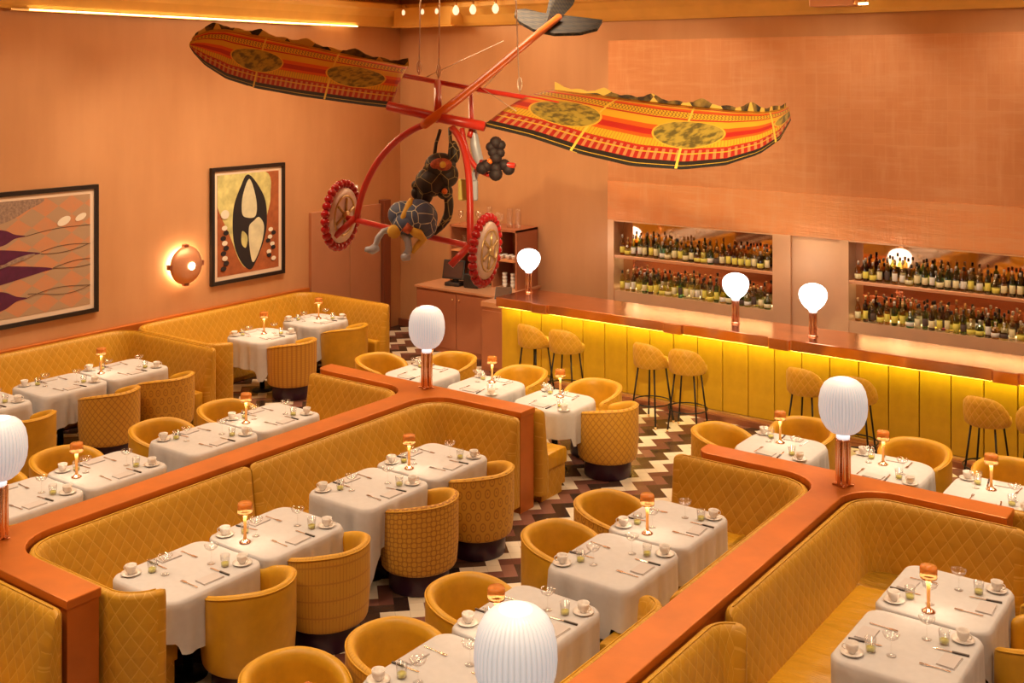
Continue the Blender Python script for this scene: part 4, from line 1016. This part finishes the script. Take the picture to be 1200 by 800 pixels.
# ------------------------------------------------------------------ the hanging flying machine
def wing_mat(name):
    t = NT(name); u, v = t.uv()      # u along the span in metres, v from leading 0 to trailing 1
    ramp = t.node('ShaderNodeValToRGB'); ramp.color_ramp.interpolation = 'CONSTANT'
    Y_, R_, O_, K_, B_, C_ = (.74, .42, .025), (.50, .02, .015), (.76, .11, .012), (.015, .012, .01), (.40, .02, .015), (.55, .33, .03)
    stops = [(0, K_), (.03, C_), (.038, K_), (.085, B_), (.165, Y_), (.18, B_), (.22, R_), (.245, Y_), (.34, O_), (.39, R_), (.47, O_), (.54, Y_), (.67, R_), (.70, Y_), (.835, R_), (.86, O_), (.90, Y_), (.93, R_), (.95, Y_)]
    e = ramp.color_ramp.elements
    e[0].position, e[0].color = 0, (*stops[0][1], 1); e[1].position, e[1].color = stops[1][0], (*stops[1][1], 1)
    for p, c in stops[2:]:
        q = e.new(p); q.color = (*c, 1)
    t.l.new(v, ramp.inputs[0]); c = ramp.outputs[0]
    # dark hatching in the band under the trailing edge and thin ribs across the yellow
    band = t.f('MULTIPLY', t.f('GREATER_THAN', v, .715), t.f('LESS_THAN', v, .83))
    zz = t.line(t.f('ADD', t.f('DIVIDE', u, .035), t.f('MULTIPLY', t.f('ABSOLUTE', t.f('SUBTRACT', t.f('FRACT', t.f('MULTIPLY', v, 18.0)), .5)), 1.0)), .2)
    c = t.mix(t.f('MULTIPLY', t.f('MULTIPLY', band, zz), .8), c, (.12, .06, .02))
    dash = t.f('MULTIPLY', t.f('MULTIPLY', t.f('GREATER_THAN', v, .09), t.f('LESS_THAN', v, .22)), t.line(t.f('DIVIDE', u, .06), .22))
    c = t.mix(t.f('MULTIPLY', dash, .6), c, (.62, .36, .12))
    rib = t.f('MULTIPLY', t.f('MULTIPLY', t.f('GREATER_THAN', v, .235), t.f('LESS_THAN', v, .36)), t.line(t.f('DIVIDE', u, .028), .16))
    c = t.mix(t.f('MULTIPLY', rib, .55), c, (.35, .18, .02))
    seam = t.line(t.f('ADD', t.f('DIVIDE', u, .85), .15), .012)
    c = t.mix(seam, c, (.80, .55, .08))
    # olive oval medallions
    fu = t.f('MULTIPLY', t.f('SUBTRACT', t.f('FRACT', t.f('ADD', t.f('DIVIDE', u, 1.15), .1)), .5), 1.15)
    d = t.f('ADD', t.f('POWER', t.f('ABSOLUTE', t.f('DIVIDE', fu, .31)), 2.0), t.f('POWER', t.f('ABSOLUTE', t.f('DIVIDE', t.f('SUBTRACT', v, .45), .20)), 2.0))
    nn = t.noise(16.0, 2.0); oc = t.mix(t.rng(nn, .42, .62, 0, 1), (.44, .32, .05), (.13, .10, .025))
    c = t.mix(t.f('LESS_THAN', d, 1.12), c, (.80, .45, .05)); c = t.mix(t.f('LESS_THAN', d, 1.0), c, oc)
    t.col(c); t.set(Roughness=.6); return t.m
M['wing'] = wing_mat('striped yellow and red wing cloth')
M['ruffle'] = argyle('yellow and black edging', (.78, .50, .10), (.03, .02, .015), .10, .35)
fm = thing('flying_machine', 'hanging flying machine sculpture with striped cloth wings and red tubes', 'sculpture', tuple(at(520, 140, 8.9)))
ORG = Vector(fm.location)
def lp(px, py, t): return at(px, py, t) - ORG
def curve_at(pts, s):
    L = [0]
    for k in range(1, len(pts)): L.append(L[-1]+math.dist(pts[k][:2], pts[k-1][:2]))
    d = s*L[-1]; k = max(i for i in range(len(pts)-1) if L[i] <= d+1e-9); t = (d-L[k])/max(1e-6, L[k+1]-L[k])
    return tuple(pts[k][i]*(1-t)+pts[k+1][i]*t for i in range(3))
def wing(name, lead, trail, belly, nU=44, nV=9):
    top = []; 
    for i in range(nU+1):
        s = i/nU; a = lp(*curve_at(lead, s)); b = lp(*curve_at(trail, s)); row = []
        ch = (b-a)
        for j in range(nV+1):
            v = j/nV; p = a+ch*v; p.z += belly*ch.length*math.sin(PI*v)*(1 if s < .92 else (1-s)/.08); row.append(p)
        top.append(row)
    S_ = [0]
    for i in range(1, nU+1): S_.append(S_[-1]+(top[i][nV//2]-top[i-1][nV//2]).length)
    m = MB(); vs = []; th = .03; W = nV+1
    for i in range(nU+1): vs += top[i]
    o = len(vs)
    for i in range(nU+1):
        for j, p in enumerate(top[i]): vs.append(p - Vector((0, 0, th*math.sin(PI*j/nV)+.004)))
    fs = []; uv = []
    for i in range(nU):
        for j in range(nV):
            f = (i*W+j, (i+1)*W+j, (i+1)*W+j+1, i*W+j+1); u = [(S_[i], j/nV), (S_[i+1], j/nV), (S_[i+1], (j+1)/nV), (S_[i], (j+1)/nV)]
            fs.append(f); uv.append(u); fs.append(tuple(o+q for q in f[::-1])); uv.append(u[::-1])
        for j in (0, nV):
            f = (i*W+j, (i+1)*W+j, o+(i+1)*W+j, o+i*W+j); fs.append(f if j else f[::-1]); uv.append([(S_[i], j/nV)]*4)
    for i in (0, nU):
        for j in range(nV): fs.append((i*W+j, i*W+j+1, o+i*W+j+1, o+i*W+j)); uv.append([(S_[i], j/nV)]*4)
    m.add(vs, fs, 0, uv, True); w_ = put(name, m.mesh(name, M['wing']), fm)
    # scalloped ruffle along the trailing edge
    m = MB(); vs = []; fs = []; n = nU*3; sidev = (top[1][0]-top[0][0]).normalized()
    for i in range(n+1):
        s = i/n*.985; k = min(nU-1, int(s*nU)); t = s*nU-k; p = top[k][nV].lerp(top[k+1][nV], t)
        ph = (S_[k]+(S_[k+1]-S_[k])*t)/.55; hgt = .018+.05*max(0, 1-abs(ph-round(ph))*5.5)+.014*abs(math.sin(ph*PI*3))
        vs += [p+Vector((0, 0, -.01)), p+Vector((0, 0, hgt)), p+Vector((0, 0, hgt))+Vector((.0, .012, 0)), p+Vector((0, .012, -.01))]
    for i in range(n):
        for j in range(4): fs.append((i*4+j, (i+1)*4+j, (i+1)*4+(j+1) % 4, i*4+(j+1) % 4))
    m.add(vs, fs, 0); put('ruffle', m.mesh('ruffle', M['ruffle']), w_)
wing('wing', [(458, 126, 9.1), (430, 123, 9.25), (400, 119, 9.4), (350, 112, 9.7), (300, 103, 10.05), (265, 92, 10.3), (240, 76, 10.5), (225, 60, 10.62), (222, 52, 10.66)],
     [(478, 77, 10.1), (440, 70, 10.2), (400, 62, 10.35), (350, 51, 10.5), (300, 41, 10.65), (265, 34, 10.75), (245, 35, 10.75), (230, 41, 10.7), (222, 50, 10.67)], .05)
wing('wing', [(566, 147, 8.9), (620, 160, 8.75), (680, 180, 8.55), (740, 194, 8.3), (800, 198, 8.1), (850, 193, 7.9), (890, 180, 7.72), (914, 163, 7.6), (927, 140, 7.52)],
     [(650, 105, 9.9), (700, 111, 9.65), (740, 116, 9.4), (780, 121, 9.1), (820, 125, 8.8), (860, 129, 8.5), (895, 131, 8.1), (915, 128, 7.8), (924, 124, 7.6)], .05)
def tubes(name, runs, m_, r=.028, parent=fm):
    m = MB()
    for run in runs: m.tube([lp(*p) for p in run], r, 10)
    return put(name, m.mesh(name, m_), parent)
def bez(a, b, c, d, n=14):
    out = []
    for k in range(n+1):
        t = k/n; w = ((1-t)**3, 3*t*(1-t)**2, 3*t*t*(1-t), t**3); out.append(tuple(sum(wi*p[i] for wi, p in zip(w, (a, b, c, d))) for i in range(3)))
    return out
tubes('fuselage', [[(497, 146, 8.7), (530, 122, 9.2), (580, 82, 10.0), (625, 44, 10.9), (655, 20, 11.5)]], M['orange'], .036)
tubes('spar', [[(455, 124, 9.1), (515, 138, 8.95), (568, 148, 8.85)]], M['red'], .04)
tubes('spar', [[(470, 88, 10.0), (550, 103, 9.75), (632, 117, 9.45), (655, 122, 9.35)]], M['red'], .022)
tubes('strut', [[(513, 97, 9.85), (513, 140, 8.95)]], M['red'], .032)
tubes('strut', [[(551, 106, 9.75), (553, 150, 9.0), (550, 160, 8.95)]], M['red'], .022)
gear = tubes('landing_gear', [bez((500, 145, 8.8), (455, 160, 8.95), (424, 205, 9.15), (418, 258, 9.3)), bez((530, 150, 8.8), (552, 172, 8.6), (551, 220, 8.45), (551, 287, 8.4)),
      [(418, 254, 9.3), (392, 277, 9.25)], [(551, 287, 8.4), (528, 311, 8.35)]], M['red'], .027)
tubes('axle', [[(385, 250, 9.42), (418, 258, 9.3), (450, 266, 9.05), (505, 278, 8.7), (545, 287, 8.45), (566, 292, 8.3)]], M['red'], .024)
tubes('tail_strut', [bez((541, 150, 8.9), (546, 185, 8.9), (556, 203, 8.9), (580, 206, 8.9)), [(563, 190, 8.9), (603, 194, 8.75)]], M['red'], .022)
def fin(name, outline, m_, d):
    m = MB(); P_ = [lp(*p) for p in outline]; n = len(P_); vs = P_+[p+Vector(d) for p in P_]
    m.add(vs, [tuple(range(n)), tuple(range(2*n-1, n-1, -1))]+[(i, n+i, n+(i+1) % n, (i+1) % n) for i in range(n)]); return put(name, m.mesh(name, m_), fm)
tailcloth = argyle('black and gold tail cloth', (.008, .006, .007), (.04, .026, .012), .05, .05)
fin('tailplane', [(603, 17, 11.7), (604, 11, 11.9), (616, 10, 12.1), (640, 16, 12.1), (680, 20, 11.9), (706, 23, 11.5), (700, 33, 11.25), (680, 38, 11.1), (650, 39, 11.1), (625, 34, 11.3), (609, 25, 11.5)], tailcloth, (0, 0, -.03))
fin('tail_fin', [(634, 38, 11.2), (640, 16, 11.5), (646, -12, 11.9), (660, -28, 12.2), (676, -14, 12.2), (668, 6, 11.9), (655, 20, 11.6)], tailcloth, (.03, .01, 0))
m = MB()
def wheel(px, py, t, r, axis, label):
    w = thing('wheel', None, None); w.parent = fm; w.location = lp(px, py, t)
    w.rotation_mode = 'QUATERNION'; w.rotation_quaternion = Vector((0, 0, 1)).rotation_difference(Vector(axis).normalized())
    m = MB()
    for k in range(26):
        a = 2*PI*k/26; m.ball((r*math.cos(a), r*math.sin(a), 0), r*.145, 10, 0, 1, 1, 1)
    put('beaded_rim', m.mesh('beaded_rim', M['redbead']), w)
    put('plate', MB().lathe([(.0, -.02), (r*.86, -.02), (r*.9, 0), (r*.86, .025), (r*.6, .03), (.0, .035)], 32).mesh('plate', M['wheelface']), w)
    m = MB()
    for k in range(6):
        a = PI*k/3; m.tube([(r*.1*math.cos(a), r*.1*math.sin(a), .04), (r*.55*math.cos(a+.15), r*.55*math.sin(a+.15), .036)], .012, 6)
    m.lathe([(.0, .03), (r*.16, .03), (r*.16, .06), (.0, .065)], 16); m.tube([(r*.62*math.cos(2*PI*k/32), r*.62*math.sin(2*PI*k/32), .032) for k in range(33)], .009, 6)
    put('hub', m.mesh('hub', M['wheelgold']), w)
SP = (at(928, 135, 7.5)-at(222, 52, 10.66)).normalized()
WA = Vector((RX*.93-FX*.36, RY*.93-FY*.36, -.06))
wheel(400, 252, 9.37, .265, WA, '')
wheel(569, 293, 8.3, .245, WA, '')
# propeller flower behind
pr_ = thing('propeller', None, None); pr_.parent = fm; pr_.location = lp(581, 189, 8.8)
m = MB(); 
AX = Vector((RX, RY, 0))
for px, py, r in ((581, 167, .05), (575, 172, .04), (587, 170, .04), (578, 178, .045), (586, 179, .04), (581, 185, .05), (570, 194, .048), (565, 197, .05), (581, 197, .048), (581, 204, .055), (591, 193, .046), (596, 198, .05)):
    m.ball(lp(px, py, 8.8)-Vector(pr_.location), r, 12)
put('blade_cluster', m.mesh('blade_cluster', mat('black ruffled cloth', (.025, .012, .012), .7, 0, .4, 30)), pr_)
put('hub', MB().ball((-FX*-.05, -.05*FY, 0), .025, 10).mesh('hub', M['orange']), pr_)
m = MB()
for (a, b) in (((494, 22, 10.2), (491, 88, 10.0)), ((516, 22, 10.2), (514, 92, 9.85)), ((601, 26, 9.6), (609, 108, 9.5))):
    A_, B_ = lp(*a), lp(*b); top = Vector((A_.x, A_.y, CE-ORG.z)); tt = B_+(A_-B_)*((CE-.0-ORG.z-B_.z)/max(.05, (A_.z-B_.z)))
    cw = put('suspension_wire', MB().tube([B_, Vector((B_.x+(A_.x-B_.x)*1.1, B_.y+(A_.y-B_.y)*1.1, CE-.002-ORG.z))], .006, 6).mesh('suspension_wire', M['wire']), fm)
    q = [(.022*math.cos(2*PI*k/16), 0, .055*math.sin(2*PI*k/16)+.07) for k in range(17)]
    put('carabiner', MB().tube([Vector(p)+B_ for p in q], .006, 6).mesh('carabiner', M['wire']), cw)
tubes('bracing_wire', [[(500, 90, 9.9), (590, 48, 11.0)], [(560, 110, 9.7), (640, 28, 11.4)], [(560, 100, 9.7), (605, 130, 9.0)]], M['wire'], .004)

# cloth figures riding in it
def skin_fig(name, joints, edges, radii, m_, parent):
    me = bpy.data.meshes.new(name); me.from_pydata([lp(*j) for j in joints], edges, []); me.materials.append(m_)
    o = put(name, me, parent)
    sk = o.modifiers.new('skin', 'SKIN'); sk.use_smooth_shade = True
    for v, r in zip(me.skin_vertices[0].data if me.skin_vertices else [], radii): v.radius = (r, r)
    sb = o.modifiers.new('sub', 'SUBSURF'); sb.levels = 2; sb.render_levels = 2
    return o
def add_skin_layer(o):
    bpy.context.view_layer.objects.active = o
def skin(name, joints, edges, radii, m_, parent):
    import bmesh
    bm = bmesh.new(); L = bm.verts.layers.skin.verify(); V = []
    for j, r in zip(joints, radii):
        v = bm.verts.new(lp(*j)); v[L].radius = (r, r); V.append(v)
    V[0][L].use_root = True
    for a, b in edges: bm.edges.new((V[a], V[b]))
    me = bpy.data.meshes.new(name); bm.to_mesh(me); bm.free(); me.materials.append(m_)
    o = put(name, me, parent); sk = o.modifiers.new('skin', 'SKIN'); sk.use_smooth_shade = True
    sb = o.modifiers.new('sub', 'SUBSURF'); sb.levels = 2; sb.render_levels = 2
    return o
def webbed(name, c, lc):
    t = NT(name); v = t.node('ShaderNodeTexVoronoi', feature='DISTANCE_TO_EDGE'); v.inputs['Scale'].default_value = 9.0
    tc = t.node('ShaderNodeTexCoord'); t.l.new(tc.outputs['Object'], v.inputs['Vector'])
    t.col(t.mix(t.f('LESS_THAN', v.outputs['Distance'], .022), c, lc)); t.set(Roughness=.55); return t.m
darkcloth = webbed('dark webbed cloth', (.035, .022, .014), (.35, .24, .08)); bluecloth = webbed('blue webbed cloth', (.075, .095, .17), (.72, .66, .45))
yellowc = mat('yellow cloth', (.72, .40, .04), .6); greyc = mat('silver grey cloth', (.42, .42, .46), .45, .2); redpat = mat('rust patterned cloth', (.45, .08, .02), .6, 0, .5, 30)
d0 = 8.75
f1 = thing('stuffed_figure', 'dark cloth figure with long tail hanging under the flying machine', 'sculpture', tuple(ORG))
def lump(name, balls, m_, parent):
    m = MB()
    for px, py, t, r, sx, sz in balls: m.ball(lp(px, py, t), r, 22, 0, sx, sx, sz)
    return put(name, m.mesh(name, m_), parent)
lump('body', [(516, 194, d0, .125, 1.0, .82), (505, 213, d0, .125, 1.0, .95), (524, 205, d0, .10, .9, 1.0), (498, 225, d0, .085, .8, 1.2), (521, 224, d0, .065, 1, 1)], darkcloth, f1)
lump('arm', [(488, 217, d0, .04, 1, 1), (487, 226, d0, .035, 1, 1.3), (489, 235, d0, .03, 1, 1.2)], darkcloth, f1)
lump('ear', [(533, 180, d0, .05, .8, 1.5), (531, 171, d0, .035, 1, 1.2)], darkcloth, f1)
lump('ear', [(502, 199, d0, .045, 1, 1)], darkcloth, f1)
put('tail', MB().tube([lp(*p) for p in bez((523, 222, d0), (532, 250, d0), (522, 268, d0), (497, 279, d0), 18)], [.036]*10+[.03, .028, .026, .024, .024, .024, .024, .022, .02], 10).mesh('tail', darkcloth), f1)
for st_ in ([(508, 190, d0), (511, 168, d0+.05), (516, 152, d0+.1)], [(526, 190, d0-.06), (528, 168, d0), (527, 150, d0+.1)]): put('strap', MB().tube([lp(*p) for p in st_], .014, 8).mesh('strap', darkcloth), f1)
put('face_patch', MB().ball((0, 0, 0), .085, 18, 0, 1.0, .35, .62).mesh('face_patch', redpat), f1, lp(517, 193, d0-.10), YAW)
put('eye', MB().ball((0, 0, 0), .026, 12).mesh('eye', yellowc), f1, lp(519, 193, d0-.14))
put('knot', MB().ball((0, 0, 0), .024, 12).mesh('knot', M['orange']), f1, lp(521, 224, d0-.07))
d1 = 8.6
f2 = thing('stuffed_figure', 'blue webbed cloth figure with grey feet and yellow patches', 'sculpture', tuple(ORG))
lump('body', [(488, 255, d1, .165, 1.0, .86), (472, 251, d1, .115, 1.0, .9), (497, 264, d1, .10, 1, 1.1), (478, 262, d1-.05, .12, 1, .9)], bluecloth, f2)
def limb(name, pts, rs, m_): put(name, MB().tube([lp(*p) for p in pts], rs, 10).mesh(name, m_), f2)
limb('leg', [(460, 269, d1), (449, 271, d1-.05), (443, 279, d1-.05), (440, 287, d1-.05), (437, 291, d1-.05)], [.03, .022, .024, .02, .03], greyc)
limb('leg', [(473, 272, d1-.1), (478, 282, d1-.12), (479, 292, d1-.12), (476, 299, d1-.12)], [.036, .028, .026, .03], greyc)
limb('foot', [(442, 290, d1-.05), (436, 293, d1-.08), (428, 292, d1-.1)], [.03, .034, .018], greyc)
limb('foot', [(478, 300, d1-.12), (472, 302, d1-.15)], [.036, .028], greyc)
limb('head_lamp', [(462, 271, d1-.12), (462, 273, d1-.16)], [.055, .045], yellowc)
limb('sash', [(469, 268, d1-.12), (473, 254, d1-.13), (480, 240, d1-.08), (482, 234, d1)], [.02, .024, .03, .02], yellowc)
limb('ribbon', [(480, 268, d1-.15), (490, 274, d1-.14), (496, 280, d1-.1), (488, 289, d1-.1), (483, 296, d1-.1)], [.026, .04, .03, .024, .018], yellowc)
limb('patch', [(474, 265, d1-.16), (481, 270, d1-.15)], [.04, .035], redpat)
f3 = thing('stuffed_figure', 'small silver cloth legs with yellow bag behind the dark figure', 'sculpture', tuple(ORG))
d2 = 9.0
skin('body', [(557, 176, d2), (556, 160, d2), (553, 150, d2), (563, 192, d2), (556, 205, d2), (554, 226, d2)], [(0, 1), (1, 2), (0, 3), (3, 4), (4, 5)], [.045, .035, .03, .04, .03, .025], greyc, f3)
bagp = lp(545, 222, d2); put('bag', MB().box(-.055, .055, -.05, .05, -.085, .085, bev=.015).mesh('bag', mat('yellow bag cloth', (.80, .62, .15), .6)), f3, bagp, YAW)
put('flap', MB().box(-.035, .035, -.04, .04, -.10, .06, bev=.012).mesh('flap', greyc), f3, lp(555, 220, d2-.02), YAW)

# ------------------------------------------------------------------ light
def area(name, loc, size, power, col, rot=(0, 0, 0), spread=PI):
    l = bpy.data.lights.new(name, 'AREA'); l.shape = 'RECTANGLE'; l.size, l.size_y = size; l.energy = power; l.color = col; l.spread = spread
    o = bpy.data.objects.new(name, l); COL.objects.link(o); o.location = loc; o.rotation_euler = rot; return o
WARM = (1.0, .76, .50)
for x in (-11.0, -7.0, -3.0, 1.0):
    for y in (2.0, 4.8, 9.3, 11.7): area('ceiling_panel', (x, y, CE-.02), (1.2, 1.2), 52, WARM, spread=math.radians(105))
# added lights off the cove, no fixture there, to brighten cove and walls
area('cove_fill', (XL+1.2, 9.0, 5.35), (.12, 9.0), 120, (1.0, .70, .38), (0, math.radians(-74), 0))
area('cove_fill', (-5.5, YB-1.2, 5.35), (12.0, .12), 150, (1.0, .70, .40), (math.radians(-74), 0, 0))
def spot(name, loc, to, power, deg, col, blend=.6):
    l = bpy.data.lights.new(name, 'SPOT'); l.energy = power; l.spot_size = math.radians(deg); l.spot_blend = blend; l.color = col; l.shadow_soft_size = .06
    o = bpy.data.objects.new(name, l); COL.objects.link(o); o.location = loc
    o.rotation_euler = (Vector(to)-Vector(loc)).to_track_quat('-Z', 'Y').to_euler(); return o
for y_, z_ in ((7.7, 2.3), (9.6, 2.2), (11.3, 2.4), (5.6, 2.3)): spot('picture_wall_fill', (XL+2.6, y_+.2, CE-.1), (XL, y_, z_), 210, 70, (1.0, .78, .50), .9)  # added spots out of view, put in to brighten the picture wall
for x_ in (-12.2, -9.9, -7.6, -5.3, -3.0): spot('bar_wall_fill', (x_, YB-2.8, CE-.1), (x_, YB, 2.9), 210, 74, (1.0, .78, .52), .95)  # more added spots, only there to lift the back wall
spot('wing_fill', (-1.6, 2.6, CE-.15), tuple(at(735, 155, 8.2)), 2600, 29, (1.0, .74, .40))  # added fill aimed at one wing to make its cloth brighter
w = bpy.data.worlds.new('world'); sc.world = w; w.use_nodes = True
w.node_tree.nodes['Background'].inputs[0].default_value = (1.0, .75, .5, 1); w.node_tree.nodes['Background'].inputs[1].default_value = .05
vs_ = sc.view_settings; vs_.view_transform = 'Standard'; vs_.look = 'None'; vs_.gamma = 1.0; vs_.use_curve_mapping = False; vs_.exposure = 0.0
cy = sc.cycles; cy.max_bounces = 8; cy.transparent_max_bounces = 12; cy.transmission_bounces = 6; cy.glossy_bounces = 4; cy.diffuse_bounces = 4; cy.caustics_reflective = False; cy.caustics_refractive = False; cy.sample_clamp_indirect = 4.0
cy.use_denoising = True
